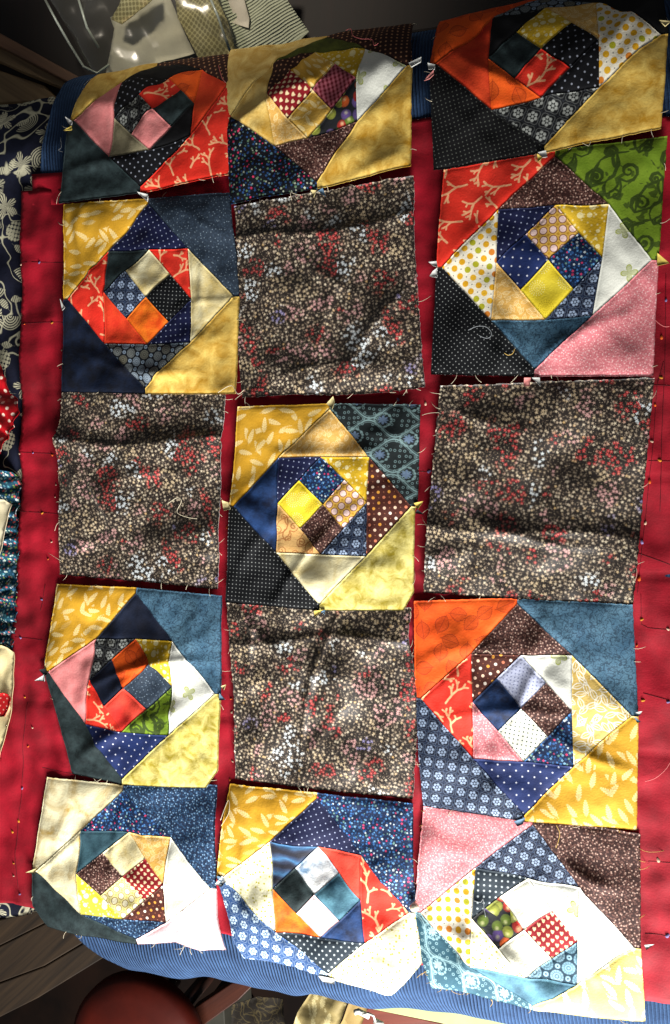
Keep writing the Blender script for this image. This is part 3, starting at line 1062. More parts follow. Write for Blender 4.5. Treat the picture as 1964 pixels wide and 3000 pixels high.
KEYS = ['N', 'E', 'S', 'W', 'a', 'b', 'c', 'd', 'T', 'R', 'B', 'L', 'TL', 'TR', 'BR', 'BL']
def quilt_block(seed, label, lift, P, fabs, creases=(), amp=1.0, fray='cream', nfr=10):
    """P: dict of photo points: TL TR BR BL (corner, or a list of points), T R B L (seam tips), tl tr br bl (inner square),
    N E S W (diamond) and C (its centre)"""
    Q = {}
    for k, p in P.items():
        Q[k] = [np.array(at(u, v, lift)) for u, v in (p if isinstance(p, list) else [p])]
    q = {k: v[0] for k, v in Q.items()}
    C = q['C']
    out = {k: q[k] + .008 * (q[k] - C) / np.linalg.norm(q[k] - C) for k in 'TRBL'}
    mid = lambda a, b: (q[a] + q[b]) / 2
    NE, SE, SW, NW = mid('N', 'E'), mid('S', 'E'), mid('S', 'W'), mid('N', 'W')
    polys = [
        [NW, q['N'], NE, C], [C, NE, q['E'], SE], [SW, C, SE, q['S']], [q['W'], NW, C, SW],
        [q['W'], q['tl'], q['N'], NW], [q['N'], q['tr'], q['E'], NE], [q['E'], q['br'], q['S'], SE], [q['S'], q['bl'], q['W'], SW],
        [q['tl'], q['T'], q['tr'], q['N']], [q['tr'], q['R'], q['br'], q['E']], [q['br'], q['B'], q['bl'], q['S']], [q['bl'], q['L'], q['tl'], q['W']],
        [q['L'], out['L']] + Q['TL'] + [out['T'], q['T'], q['tl']],
        [q['T'], out['T']] + Q['TR'] + [out['R'], q['R'], q['tr']],
        [q['R'], out['R']] + Q['BR'] + [out['B'], q['B'], q['br']],
        [q['B'], out['B']] + Q['BL'] + [out['L'], q['L'], q['bl']],
    ]
    outer = Q['TL'] + [out['T']] + Q['TR'] + [out['R']] + Q['BR'] + [out['B']] + Q['BL'] + [out['L']]
    hf = block_wrinkle(seed, outer, creases, amp)
    root = empty('quilt_block', tuple(float(k) for k in surf(C[0], C[1], lift)))
    tag(root, label, 'quilt block', 'octagon patchwork blocks laid out in columns on the red cloth')
    r = random.Random(seed * 7 + 1)
    for i, (poly, fb) in enumerate(zip(polys, fabs)):
        o = cloth('patch', poly, lift, fabric(fb), root, .0048 if i > 3 else .0042, hf, .0011, .0002 if i >= 12 else 0,
                  r.choice((0, .3, .8, 1.57, 2.2, -.5, -.9)) + r.uniform(-.1, .1), (r.uniform(0, 3), r.uniform(0, 3)), seed * 20 + i)
        o['label'] = FAB[fb][0].replace('cotton', 'cotton patch')
    threads_on(root, outer, lift, seed, nfr, fray, C)
    return root

L1, L2, L3, L4, L5 = .0195, .0172, .0150, .0128, .0106
quilt_block(11, 'draped patchwork block with slate and coral corners, leftmost of the far row', L1, dict(
    TL=(285, 213), TR=(674, 157), BR=(672, 510), BL=(173, 597), T=(460, 192), R=(668, 246), B=(413, 548), L=(215, 350),
    tl=(362, 247), tr=(593, 204), br=(562, 400), bl=(321, 460), N=(494, 229), E=(567, 299), S=(445, 445), W=(335, 346), C=(451, 324)),
    ['coral', 'slate', 'pink', 'black_posy', 'black_dot', 'orange_leaf', 'black', 'grey_beige', 'black', 'orange_red', 'black_dot', 'pink', 'ochre', 'brown_dark', 'coral', 'slate'])
quilt_block(12, 'mostly yellow patchwork block with maroon centre squares in the middle of the far row', L1, dict(
    TL=(676, 146), TR=[(1095, 82), (1211, 63), (1204, 120)], BR=(1204, 487), BL=(676, 600), T=(958, 112), R=(1192, 195), B=(928, 533), L=(674, 338),
    tl=(802, 191), tr=(1071, 146), br=(1049, 359), bl=(802, 425), N=(925, 153), E=(1047, 238), S=(905, 411), W=(786, 283), C=(918, 266)),
    ['ochre_leaf', 'maroon_check', 'ochre_leaf', 'maroon_heart', 'brown_dark', 'gold_bubble', 'fruit', 'tan_leaf', 'olive', 'white_bfly', 'brown_fleck', 'yellow_marble', 'yellow_marble', 'brown_dark', 'ochre', 'black_ditsy'], amp=1.2)
quilt_block(13, 'draped patchwork block with orange, black and ochre corners, rightmost of the far row', L1, dict(
    TL=(1289, 62), TR=(1940, -20), BR=(1937, 376), BL=(1270, 497), T=(1590, 4), R=(1938, 96), B=(1595, 428), L=(1279, 190),
    tl=(1444, 70), tr=(1746, 9), br=(1756, 253), bl=(1440, 323), N=(1598, 37), E=(1755, 121), S=(1586, 290), W=(1431, 172), C=(1586, 149)),
    ['gold_bubble', 'black_dot', 'coral', 'slate', 'black', 'tan_leaf', 'black_dot', 'orange_leaf', 'medallion', 'white_dot', 'black_posy', 'orange_red', 'orange_leaf', 'black', 'ochre', 'black_fine'])
quilt_block(21, 'patchwork block with mustard sprig, slate and plain ochre corners, second from far in left column', L2, dict(
    TL=(189, 599), TR=(678, 566), BR=(692, 1154), BL=(178, 1150), T=(434, 597), R=(684, 868), B=(427, 1138), L=(202, 878),
    tl=(320, 738), tr=(555, 731), br=(562, 1006), bl=(302, 1006), N=(436, 731), E=(561, 877), S=(432, 1010), W=(312, 860), C=(430, 872)),
    ['cream', 'black_pin', 'orange_bright', 'navy_posy', 'slate', 'coral', 'navy_dot', 'orange_red', 'navy_dot', 'cream', 'medallion', 'coral', 'gold_sprig', 'slate_blue', 'ochre', 'navy_deep'], amp=1.3,
    creases=[crease(480, 600, 690, 660, .004, .03), crease(560, 880, 680, 880, .002, .004, True)])
quilt_block(23, 'patchwork block with green scroll, coral, pink and black dotted corners', L2, dict(
    TL=(1300, 495), TR=(1956, 398), BR=(1914, 1102), BL=(1263, 1097), T=(1626, 460), R=(1910, 763), B=(1567, 1083), L=(1296, 784),
    tl=(1461, 616), tr=(1784, 600), br=(1736, 927), bl=(1440, 941), N=(1628, 604), E=(1765, 760), S=(1598, 937), W=(1455, 769), C=(1607, 765)),
    ['rings', 'navy_ditsy', 'yellow_burst', 'navy_star', 'navy_dot', 'gold_bubble', 'navy_posy', 'tan_leaf', 'brown_fleck', 'white_bfly', 'blue_scroll', 'white_dot', 'coral', 'green_scroll', 'pink_fleck', 'black_pin'], amp=1.1)
quilt_block(32, 'central patchwork block with dark damask, olive yellow, mustard sprig and black dotted corners', L3, dict(
    TL=(699, 1192), TR=(1233, 1185), BR=[(1216, 1490), (1213, 1736), (1182, 1789)], BL=(660, 1765), T=(966, 1199), R=(1205, 1484), B=(937, 1772), L=(688, 1484),
    tl=(818, 1342), tr=(1083, 1340), br=(1075, 1630), bl=(811, 1619), N=(943, 1340), E=(1076, 1473), S=(941, 1625), W=(815, 1475), C=(948, 1479)),
    ['navy_ditsy', 'rings', 'brown_fleck', 'yellow_burst', 'navy_dot', 'gold_bubble', 'navy_posy', 'tan_scroll', 'tan_leaf', 'brown_dot', 'cream', 'navy_batik', 'gold_sprig', 'damask', 'olive_yellow', 'black_pin'], amp=1.0,
    creases=[crease(850, 1325, 1075, 1322, .0022, .008), crease(720, 1440, 940, 1270, .003, .02), crease(850, 1690, 1050, 1680, .005, .018)])
quilt_block(41, 'patchwork block with mustard sprig, blue vine and dark slate corners, left of lower floral square', L4, dict(
    TL=(166, 1711), TR=(651, 1745), BR=[(634, 2262), (600, 2311)], BL=[(121, 2248), (210, 2268)], T=(400, 1738), R=(632, 2033), B=(357, 2284), L=(145, 1968),
    tl=(279, 1873), tr=(508, 1878), br=(496, 2154), bl=(249, 2123), N=(395, 1873), E=(505, 2012), S=(362, 2143), W=(267, 1990), C=(372, 2013)),
    ['orange_leaf', 'slate_blue', 'red_mottle', 'navy_plain', 'black_posy', 'gold_bubble', 'green_scroll', 'coral', 'navy_plain', 'white_bfly', 'navy_star', 'pink', 'gold_sprig', 'blue_scroll', 'olive_yellow', 'slate'], amp=1.2)
quilt_block(43, 'patchwork block with orange leaf, blue vine and navy posy corners', L4, dict(
    TL=(1214, 1761), TR=(1854, 1770), BR=(1867, 2435), BL=(1240, 2364), T=(1516, 1770), R=(1851, 2097), B=(1537, 2388), L=(1233, 2047),
    tl=(1381, 1915), tr=(1676, 1921), br=(1681, 2243), bl=(1387, 2223), N=(1527, 1919), E=(1676, 2082), S=(1535, 2231), W=(1386, 2055), C=(1528, 2072)),
    ['grey_pin', 'brown_fleck', 'white_pin', 'navy_batik', 'brown_dot', 'white_bfly', 'navy_ditsy', 'pink_fleck', 'brown_fleck', 'tan_white', 'navy_star', 'coral', 'orange_leaf', 'blue_scroll', 'gold_sprig', 'navy_posy'],
    creases=[crease(1680, 1900, 1840, 2060, -.003, .02)])
quilt_block(57, 'patchwork block with cream, navy fleck and pale pink corners, nearest in the left column', L5, dict(
    TL=(137, 2277), TR=(633, 2302), BR=[(636, 2690), (660, 2787), (590, 2787), (515, 2762)], BL=[(230, 2742), (140, 2715), (97, 2654)], T=(361, 2318), R=(618, 2603), B=(398, 2754), L=(110, 2550),
    tl=(240, 2432), tr=(499, 2454), br=(485, 2706), bl=(238, 2679), N=(377, 2439), E=(485, 2587), S=(362, 2693), W=(231, 2556), C=(362, 2567)),
    ['cream', 'maroon_heart', 'rings_pale', 'brown_fleck', 'teal_dark', 'tan_leaf', 'brown_dot', 'lemon_bubble', 'navy_ditsy', 'cream_white', 'blue_fleck', 'cream_gold', 'cream_gold', 'blue_fleck', 'pink_pale', 'slate'], amp=.8,
    creases=[crease(115, 2540, 360, 2330, .003, .006)])
quilt_block(52, 'patchwork block with mustard sprig, navy blossom and blue posy corners, nearest in the middle column', L5, dict(
    TL=(670, 2299), TR=(1209, 2356), BR=[(1228, 2740), (1238, 2821), (1150, 2912), (1128, 2915), (1060, 2893)], BL=[(860, 2835), (715, 2814), (685, 2762), (672, 2700)], T=(931, 2338), R=(1198, 2676), B=(962, 2852), L=(650, 2573),
    tl=(791, 2466), tr=(1058, 2506), br=(1070, 2764), bl=(813, 2726), N=(930, 2484), E=(1056, 2639), S=(939, 2748), W=(802, 2603), C=(924, 2618)),
    ['watercolour', 'teal_batik', 'pink_pale', 'slate', 'stripe_blue', 'red_mottle', 'navy_batik', 'orange_bright', 'navy_dot', 'coral', 'slate_pin', 'cream_lemon', 'gold_sprig', 'navy_ditsy', 'cream_lemon', 'blue_posy'], amp=1.2)
quilt_block(53, 'patchwork block with pink, brown fleck and teal damask corners, nearest in the right column', L5, dict(
    TL=(1240, 2362), TR=(1877, 2446), BR=(1892, 2997), BL=[(1390, 2915), (1266, 2896), (1236, 2810)], T=(1562, 2414), R=(1858, 2776), B=(1562, 2944), L=(1232, 2676),
    tl=(1394, 2542), tr=(1698, 2597), br=(1691, 2884), bl=(1379, 2826), N=(1547, 2574), E=(1693, 2758), S=(1542, 2859), W=(1384, 2687), C=(1536, 2725)),
    ['cream_white', 'maroon_heart', 'cream_white', 'fruit', 'slate_pin', 'white_bfly', 'medallion_teal', 'cream_lemon', 'navy_posy', 'white_green', 'teal_batik', 'white_dot', 'pink_fleck', 'brown_fleck', 'gold_pale', 'damask_teal'], fray='gold', nfr=34)

# ------------------------------------------------------------------ plain floral squares
def floral_square(seed, label, lift, px, creases, amp=1.0):
    poly = [np.array(p) for p in pxpoly(px, lift)]
    c = sum(poly) / len(poly)
    root = empty('floral_square', tuple(float(k) for k in surf(c[0], c[1], lift)))
    tag(root, label, 'fabric square', 'brown floral squares between the patchwork blocks')
    hf = block_wrinkle(seed, poly, creases, amp * .6, .012)
    cloth('printed_cloth', poly, lift, fabric('floral'), root, .0036, hf, 0, .0005, .1 * (seed % 7) - .3, (seed * .37, seed * .21), seed)
    threads_on(root, poly, lift, seed, 26, 'cream', c)
    return root

floral_square(61, 'brown floral square between the yellow far block and the middle block', .0150,
    [(689, 606), (780, 592), (872, 572), (950, 556), (1100, 533), (1213, 517), (1217, 747), (1230, 940), (1246, 1134), (1120, 1150), (990, 1158), (840, 1156), (712, 1167), (700, 1060), (694, 930), (697, 716)],
    [crease(690, 716, 1215, 632, .0075, .03, True), crease(760, 800, 1180, 980, .004, .03), crease(900, 1120, 1240, 1050, .004, .02), crease(720, 1020, 900, 1140, .004, .022)], 1.5)
floral_square(62, 'brown floral square in the left column with a raised crease across its top', .0140,
    [(184, 1150), (420, 1149), (663, 1156), (656, 1240), (647, 1352), (643, 1560), (638, 1726), (400, 1702), (171, 1684), (175, 1560), (177, 1414), (170, 1340), (164, 1290), (176, 1220)],
    [crease(160, 1292, 650, 1292, .008, .026, True), crease(190, 1160, 430, 1160, .003, .02), crease(300, 1420, 400, 1660, .004, .02), crease(420, 1580, 640, 1540, .004, .025)], 1.5)
floral_square(63, 'brown floral square in the right column with a fold across its lower half', .0130,
    [(1291, 1131), (1600, 1118), (1918, 1108), (1900, 1300), (1884, 1472), (1870, 1620), (1855, 1770), (1550, 1757), (1242, 1737), (1248, 1610), (1254, 1507), (1275, 1300)],
    [crease(1250, 1532, 1885, 1586, .008, .04, True), crease(1300, 1440, 1720, 1230, .006, .03), crease(1260, 1640, 1860, 1640, .003, .02)], 1.6)
floral_square(64, 'brown floral square below the middle block with a pressed line near its top', .0112,
    [(665, 1766), (800, 1775), (950, 1784), (1206, 1780), (1198, 1860), (1212, 1950), (1222, 2040), (1221, 2200), (1209, 2343), (950, 2312), (687, 2285), (688, 2170), (687, 2055), (680, 1950), (674, 1870)],
    [crease(674, 1872, 1200, 1874, .004, .014, True), crease(690, 1950, 1000, 2030, .006, .03), crease(1000, 2060, 1200, 2010, .005, .03), crease(1080, 1860, 1210, 1850, .004, .02)], 1.6)

# ------------------------------------------------------------------ dog-ear seam tips
tipc = dict(w=(214, 216, 212), y=(216, 190, 90), d=(24, 30, 34), p=(222, 140, 136), c=(226, 208, 150), b=(90, 120, 146))
tipm = {k: simple_mat('seam_tip_' + k, c, .8) for k, c in tipc.items()}
def tip(parent, pts, lift, col):
    poly = pxpoly(pts, lift)
    cloth('seam_tip', poly, lift, tipm[col], parent, .004, None, 0, 0)
blocks = [o for o in COL.objects if o.name.startswith('quilt_block')]
TIPS = [(0, [(188, 338), (210, 352), (206, 366), (196, 356)], 'w'), (0, [(184, 380), (208, 366), (208, 378)], 'y'), (0, [(402, 562), (432, 568), (430, 584), (418, 576)], 'w'),
        (1, [(1198, 186), (1236, 170), (1234, 184), (1206, 198)], 'w'), (1, [(910, 556), (926, 556), (918, 576)], 'c'), (1, [(930, 558), (944, 548), (952, 572)], 'b'),
        (2, [(1254, 188), (1276, 192), (1274, 206), (1256, 206)], 'w'), (2, [(1244, 240), (1272, 208), (1272, 222), (1260, 234)], 'p'), (2, [(1576, 446), (1600, 440), (1604, 460), (1590, 462)], 'w'), (2, [(1574, 450), (1590, 462), (1576, 476)], 'y'), (2, [(1932, 56), (1966, 58), (1950, 72)], 'c'),
        (3, [(178, 876), (192, 902), (184, 910)], 'w'), (3, [(405, 566), (434, 574), (430, 590)], 'w'),
        (4, [(1256, 768), (1280, 766), (1282, 782), (1268, 778)], 'w'), (4, [(1268, 794), (1282, 784), (1280, 812), (1258, 808)], 'w'), (4, [(1536, 1106), (1556, 1106), (1552, 1130), (1534, 1130)], 'p'), (4, [(1558, 1106), (1582, 1106), (1584, 1132)], 'w'), (4, [(1926, 742), (1962, 770), (1926, 778)], 'y'),
        (5, [(956, 1182), (976, 1160), (980, 1176), (972, 1198)], 'c'), (5, [(650, 1466), (670, 1472), (676, 1492), (656, 1496)], 'c'), (5, [(1212, 1474), (1240, 1468), (1224, 1492)], 'y'), (5, [(1222, 1492), (1244, 1508), (1216, 1504)], 'd'), (5, [(920, 1790), (950, 1786), (922, 1808)], 'y'), (5, [(938, 1790), (954, 1788), (950, 1802)], 'b'),
        (6, [(102, 1994), (132, 1976), (132, 1996)], 'w'), (6, [(116, 1962), (136, 1958), (142, 1974), (132, 1980)], 'd'), (6, [(648, 2010), (662, 2006), (656, 2022)], 'c'), (6, [(644, 2030), (660, 2050), (642, 2052)], 'b'),
        (7, [(1858, 2098), (1878, 2114), (1866, 2116)], 'b'), (7, [(1862, 2086), (1882, 2082), (1874, 2096)], 'w'), (7, [(1506, 2406), (1540, 2394), (1532, 2414), (1516, 2420)], 'b'),
        (8, [(76, 2556), (110, 2542), (104, 2558)], 'c'), (8, [(630, 2590), (652, 2566), (662, 2584), (648, 2600)], 'w'), (9, [(934, 2858), (982, 2868), (980, 2882), (946, 2874)], 'w'), (9, [(636, 2566), (656, 2572), (654, 2596), (644, 2594)], 'b'),
        (10, [(1888, 2768), (1918, 2766), (1894, 2782)], 'w')]
lifts = [L1, L1, L1, L2, L2, L3, L4, L4, L5, L5, L5]
for bi, pts, c in TIPS:
    tip(blocks[bi], pts, lifts[bi] + .003, c)

# ------------------------------------------------------------------ loose threads and pin
def thread(name, px, lift, col, label, r=.00045):
    ps = [np.array(at(u, v, lift)) for u, v in px]
    P = []
    n = len(ps)
    for i in range(n - 1):
        p0, p1, p2, p3 = ps[max(i - 1, 0)], ps[i], ps[i + 1], ps[min(i + 2, n - 1)]
        for k in range(6):
            t = k / 6
            q = .5 * ((2 * p1) + (p2 - p0) * t + (2 * p0 - 5 * p1 + 4 * p2 - p3) * t * t + (3 * p1 - p0 - 3 * p2 + p3) * t ** 3)
            P.append(surf(q[0], q[1], lift + ground_wave(q[0], q[1])))
    V, F = tube_mesh([P], r, 5)
    o = mesh_obj(name, V, F, thread_m[col])
    return tag(o, label, 'thread')
thread('loose_thread', [(1372, 967), (1398, 956), (1425, 958), (1440, 974), (1436, 988), (1420, 990), (1400, 980)], .0245, 'grey', 'pale curled thread lying on the black dotted corner patch')
thread('loose_thread', [(1478, 1034), (1490, 1040), (1503, 1034), (1508, 1020)], .0245, 'gold', 'short tan thread curl at the lower edge of the black dotted corner patch')
thread('loose_thread', [(1015, 95), (1030, 92), (1036, 110), (1060, 118), (1090, 118), (1098, 136), (1112, 128)], .0265, 'pink', 'tangled brown thread on the brown corner flap of the yellow block')
thread('loose_thread', [(488, 1475), (515, 1458), (528, 1468), (515, 1500), (545, 1515), (580, 1520)], .0215, 'cream', 'long cream thread lying on the left floral square')
thread('loose_thread', [(1630, 2416), (1640, 2440), (1636, 2465), (1628, 2486)], .018, 'gold', 'yellow thread hanging from the mustard sprig corner over the brown patch')
thread('loose_thread', [(1388, 2640), (1408, 2645), (1415, 2636), (1418, 2660), (1424, 2690)], .0165, 'grey', 'pale thread on the slate dotted patch beside the fruit print')
thread('loose_thread', [(1890, 2290), (1920, 2280), (1950, 2255), (1966, 2230)], .011, 'pink', 'pink thread trailing across the red cloth at the right edge')
thread('loose_thread', [(1905, 900), (1920, 935), (1945, 955), (1964, 955)], .011, 'pink', 'pink thread on the red cloth right of the pink corner')
thread('loose_thread', [(1416, 1912), (1425, 1906), (1436, 1912), (1440, 1919)], .02, 'cream', 'tiny cream thread on the orange leaf corner')
thread('loose_thread', [(650, 2400), (668, 2345), (672, 2380), (650, 2420)], .013, 'cream', 'cream thread crossing the red gap beside the navy fleck corner')
o = thread('loose_thread', [(640, 1150), (680, 1130), (700, 1155), (720, 1140)], .02, 'cream', 'white thread at the lower left of the upper floral square')
o = thread('loose_thread', [(640, 190), (650, 225), (662, 240)], .024, 'pink', 'pink thread at the dark brown corner of the first far block')
o = thread('loose_thread', [(176, 400), (180, 430), (172, 440), (185, 445)], .01, 'grey', 'grey thread on the black corduroy left of the far block')
for c in (lambda V, F: None,):
    x, s = at(1216, 2654, .012)
    P = surf(x, s, .016)
    V, F = [], []
    for i in range(7):
        for j in range(10):
            a, b = math.pi * i / 6, 6.283 * j / 10
            V.append(P + .0065 * np.array([math.sin(a) * math.cos(b), math.sin(a) * math.sin(b), .8 * math.cos(a)]))
    for i in range(6):
        for j in range(10):
            k = (j + 1) % 10
            F.append((i * 10 + j, i * 10 + 10 + j, i * 10 + 10 + k, i * 10 + k))
    pin = empty('sewing_pin', tuple(float(q) for q in P))
    tag(pin, 'pearl headed sewing pin where the two nearest right hand blocks meet', 'pin')
    mesh_obj('pin_head', V, F, simple_mat('pearl', (226, 220, 196), .3, .5), pin)
    V, F = tube_mesh([[P, surf(x + .003, s + .03, .013)]], .0005, 6)
    mesh_obj('pin_shaft', V, F, simple_mat('steel', (170, 170, 175), .3, .6), pin)

# ------------------------------------------------------------------ clothes lying along the left side
m_batik = new_mat('batik', batik, .85, .2, .3)
BW = Waves(41, .09)
o = cloth('batik_cloth', pxpoly([(-90, 318), (-20, 306), (60, 298), (110, 284), (155, 276), (175, 300), (230, 420), (230, 700), (230, 1350), (180, 1500), (-90, 1500)], .001) , -.0035, m_batik, None, .008, lambda x, s: .0015 * BW(x, s), uvrot=.5)
tag(o, 'indigo and white batik cloth along the left of the red cloth', 'cloth')
o = cloth('batik_cloth', pxpoly([(-90, 2560), (150, 2600), (120, 2672), (70, 2684), (20, 2692), (-90, 2690)], 0.0), -.0035, m_batik, None, .006, lambda x, s: .0012 * BW(x, s), uvrot=1.1, uvoff=(.4, .2))
tag(o, 'indigo and white batik cloth edge under the near left corner of the red cloth', 'cloth')

def satin_dot(g, x, y):
    b = plain((150, 8, 18), (186, 20, 30), 14)(g, x, y)
    return g.mix(g.dots(x, y, .018, .13, .05), b, lin((238, 214, 196)))
def gather(a, lam, ang, seed):
    W = Waves(seed, .06)
    c, s_ = math.cos(ang), math.sin(ang)
    return lambda x, s: a * (.5 + .5 * np.sin((x * c + s * s_) * 6.283 / lam + 2.5 * W(x, s))) + a * .6 * W(x * .7, s * .7)
o = cloth('red_dotted_cloth', pxpoly([(-80, 1050), (5, 1066), (20, 1100), (28, 1110), (24, 1150), (46, 1166), (50, 1180), (58, 1210), (48, 1240), (30, 1285), (10, 1330), (-80, 1380)], .012), .012, new_mat('red_dotted_satin', satin_dot, .32, .5, .2), None, .005, gather(.011, .028, .9, 51))
tag(o, 'bunched red satin with white dots on the batik at the left edge', 'cloth')
teal_d = ditsy((22, 62, 84), [(96, 160, 176), (190, 210, 190), (60, 110, 150), (214, 96, 90), (150, 180, 80), (200, 214, 220)], 210.0, .38, (38, 92, 90))
o = cloth('teal_print_cloth', pxpoly([(-80, 1370), (10, 1378), (40, 1384), (54, 1410), (52, 1480), (56, 1600), (52, 1700), (50, 1860), (44, 1900), (-80, 1920)], .006), .004, new_mat('teal_print', teal_d, .8, .2, .3), None, .005, gather(.008, .022, 1.45, 53))
tag(o, 'gathered teal cloth with tiny blossoms at the left edge', 'cloth')
o = cloth('cream_satin', pxpoly([(-60, 1462), (18, 1464), (38, 1478), (34, 1500), (22, 1545), (12, 1585), (2, 1640), (-60, 1700)], .02), .022, new_mat('cream_satin', plain((214, 200, 160), (232, 222, 190), 12), .4, .5, .1), None, .005, gather(.006, .05, .5, 55))
tag(o, 'folded cream satin on the gathered teal cloth at the left edge', 'cloth')
straw = empty('strawberry_print_cloth', (0, 0, 0))
tag(straw, 'cream cloth with a red strawberry print beside the lower left of the red cloth', 'cloth')
cloth('cream_cloth', pxpoly([(-80, 1900), (5, 1890), (30, 1896), (46, 1910), (44, 1950), (42, 2010), (34, 2080), (14, 2170), (0, 2240), (-80, 2300)], .012), .011, new_mat('cream_cotton', plain((222, 204, 150), (232, 218, 172), 12), .75, .3, .2), straw, .005, gather(.006, .07, .8, 57))
sp = pxpoly([(-14, 2040), (-4, 2032), (10, 2030), (24, 2034), (32, 2046), (30, 2062), (24, 2082), (16, 2098), (4, 2100), (-8, 2084), (-16, 2060)], .02)
cloth('strawberry', sp, .0225, new_mat('strawberry_print', dotted((190, 16, 22), (236, 170, 150), .011, .10, .06), .75, .3, .2), straw, .004)

# ------------------------------------------------------------------ behind the table
def slab(name, px, z, t, mat, parent=None, bevel=.002):
    """a flat piece of real thickness whose top lies at height z"""
    top = [onz(u, v, z) for u, v in px]
    n = len(top)
    V = [tuple(p) for p in top] + [(p[0], p[1], z - t) for p in top]
    F = [tuple(reversed(range(n))), tuple(range(n, 2 * n))] + [(i, (i + 1) % n, n + (i + 1) % n, n + i) for i in range(n)]
    o = mesh_obj(name, V, F, mat, parent, None, False)
    if bevel:
        b = o.modifiers.new('bevel', 'BEVEL'); b.width = bevel; b.segments = 2
    return o

def wood(name, c1, c2, ang, rough=.5, sc=1.0):
    m = bpy.data.materials.new(name); m.use_nodes = True
    g = G(m.node_tree); p = m.node_tree.nodes['Principled BSDF']
    tc = g.node('ShaderNodeTexCoord')
    x, y, z = g.sep(tc.outputs['Object'])
    rx, ry = g.rot(x, y, ang)
    n = g.noise(rx * (3.0 * sc), ry * (70.0 * sc), 1.0, 4.0, 2.0, .6)
    col = g.ramp(n, [(.3, lin(c1)), (.7, lin(c2))])
    m.node_tree.links.new(col, p.inputs['Base Color'])
    p.inputs['Roughness'].default_value = rough
    b = g.node('ShaderNodeBump'); b.inputs['Strength'].default_value = .25; b.inputs['Distance'].default_value = .001
    g.put(b.inputs['Height'], n); m.node_tree.links.new(b.outputs[0], p.inputs['Normal'])
    return m

m_chest = wood('chest_wood', (13, 5, 4), (24, 8, 6), 1.5, .7)
ch = empty('wooden_chest', (.1, 1.2, FLOOR_Z))
tag(ch, 'dark red brown wooden chest standing behind the far edge of the table', 'chest')
def box(name, lo, hi, mat, parent, bevel=.004):
    x0, y0, z0 = lo; x1, y1, z1 = hi
    V = [(x0, y0, z0), (x1, y0, z0), (x1, y1, z0), (x0, y1, z0), (x0, y0, z1), (x1, y0, z1), (x1, y1, z1), (x0, y1, z1)]
    F = [(3, 2, 1, 0), (4, 5, 6, 7), (0, 1, 5, 4), (1, 2, 6, 5), (2, 3, 7, 6), (3, 0, 4, 7)]
    o = mesh_obj(name, V, F, mat, parent, None, False)
    b = o.modifiers.new('bevel', 'BEVEL'); b.width = bevel; b.segments = 2
    return o
box('lid', (-1.5, .715, -.185), (1.7, 1.7, -.15), m_chest, ch)
box('body', (-1.48, .73, FLOOR_Z + .002), (1.68, 1.68, -.185), m_chest, ch)

m_frame = wood('pale_boards', (104, 82, 54), (156, 130, 92), -.6, .6)
m_frame2 = wood('brown_boards', (70, 46, 30), (110, 78, 54), -.6, .6)
fr = empty('wooden_rack', tuple(float(q) for q in onz(80, 220, -.16)))
tag(fr, 'slatted brown wooden rack at the far left corner behind the table', 'rack')
for px, z, m in (([(-80, 60), (0, 96), (245, 232), (210, 246), (0, 134), (-80, 100)], -.10, m_frame2), ([(-80, 112), (0, 136), (208, 248), (200, 262), (60, 206), (0, 178), (-80, 150)], -.12, m_frame),
                 ([(-80, 180), (0, 206), (130, 250), (170, 290), (0, 300), (-80, 296)], -.14, m_frame)):
    slab('slat', px, z, .02, m, fr)

# clear bag with lace and paper in it
def crumple(name, px, z, amp, mat, parent, seed, step=.008, tilt=0.0, uvr=0.0, thick=.0012):
    pts = [onz(u, v, z)[:2] for u, v in px]
    v, f, loop = tri_poly(pts, step)
    W1, W2 = Waves(seed, .12), Waves(seed + 1, .04)
    zz = z + amp * W1(v[:, 0], v[:, 1]) + amp * .4 * W2(v[:, 0], v[:, 1]) + tilt * (v[:, 1] - v[:, 1].min())
    P = np.stack([v[:, 0], v[:, 1], zz], 1)
    n = len(v)
    low = P[loop].copy(); low[:, 2] -= thick
    f = list(f) + [(loop[i], n + i, n + (i + 1) % len(loop), loop[(i + 1) % len(loop)]) for i in range(len(loop))]
    c, s = math.cos(uvr), math.sin(uvr)
    uv = np.stack([v[:, 0] * c + v[:, 1] * s, v[:, 1] * c - v[:, 0] * s], 1)
    return mesh_obj(name, np.concatenate([P, low]), f, mat, parent, np.concatenate([uv, uv[loop]]))

m_paper = new_mat('tissue_paper', plain((206, 198, 182), (222, 216, 202), 10), .8, .2, .1, grain=.05)
o = crumple('torn_paper', [(450, 8), (500, 4), (520, -30), (525, 30), (545, 90), (575, 162), (480, 185), (300, 240), (330, 170), (358, 108), (352, 82), (400, 60)], -.115, .006, m_paper, None, 71, tilt=.3)
tag(o, 'torn sheet of white paper with a ragged edge inside the clear bag', 'paper')
def lace_col(g, x, y):
    h = g.dots(x, y, .0085, .3, .1)
    b = plain((168, 156, 112), (196, 186, 146), 20)(g, x, y)
    return g.mix(h * .7, b, lin((100, 90, 58)))
m_lace = new_mat('lace_net', lace_col, .8, .2, .3)
o = crumple('lace_trim', [(522, -60), (640, -60), (655, 20), (680, 80), (690, 150), (660, 165), (585, 175), (560, 120), (535, 70)], -.105, .008, m_lace, None, 73, tilt=.3)
tag(o, 'beige net lace folded beside the white paper in the bag', 'lace')
o = crumple('grey_lace_scrap', [(330, 60), (385, -20), (460, -40), (455, 5), (400, 45), (358, 72)], -.07, .004, new_mat('grey_lace', lace_col, .8, .2, .3), None, 75, uvr=.7, tilt=.3)
tag(o, 'narrow strip of beige lace along the torn upper edge of the paper', 'lace')
def rib_col(g, x, y):
    q = g.sin(y * (6.283 / .0042)) * .5 + .5
    return g.mix(q, lin((172, 178, 152)), lin((196, 200, 178)))
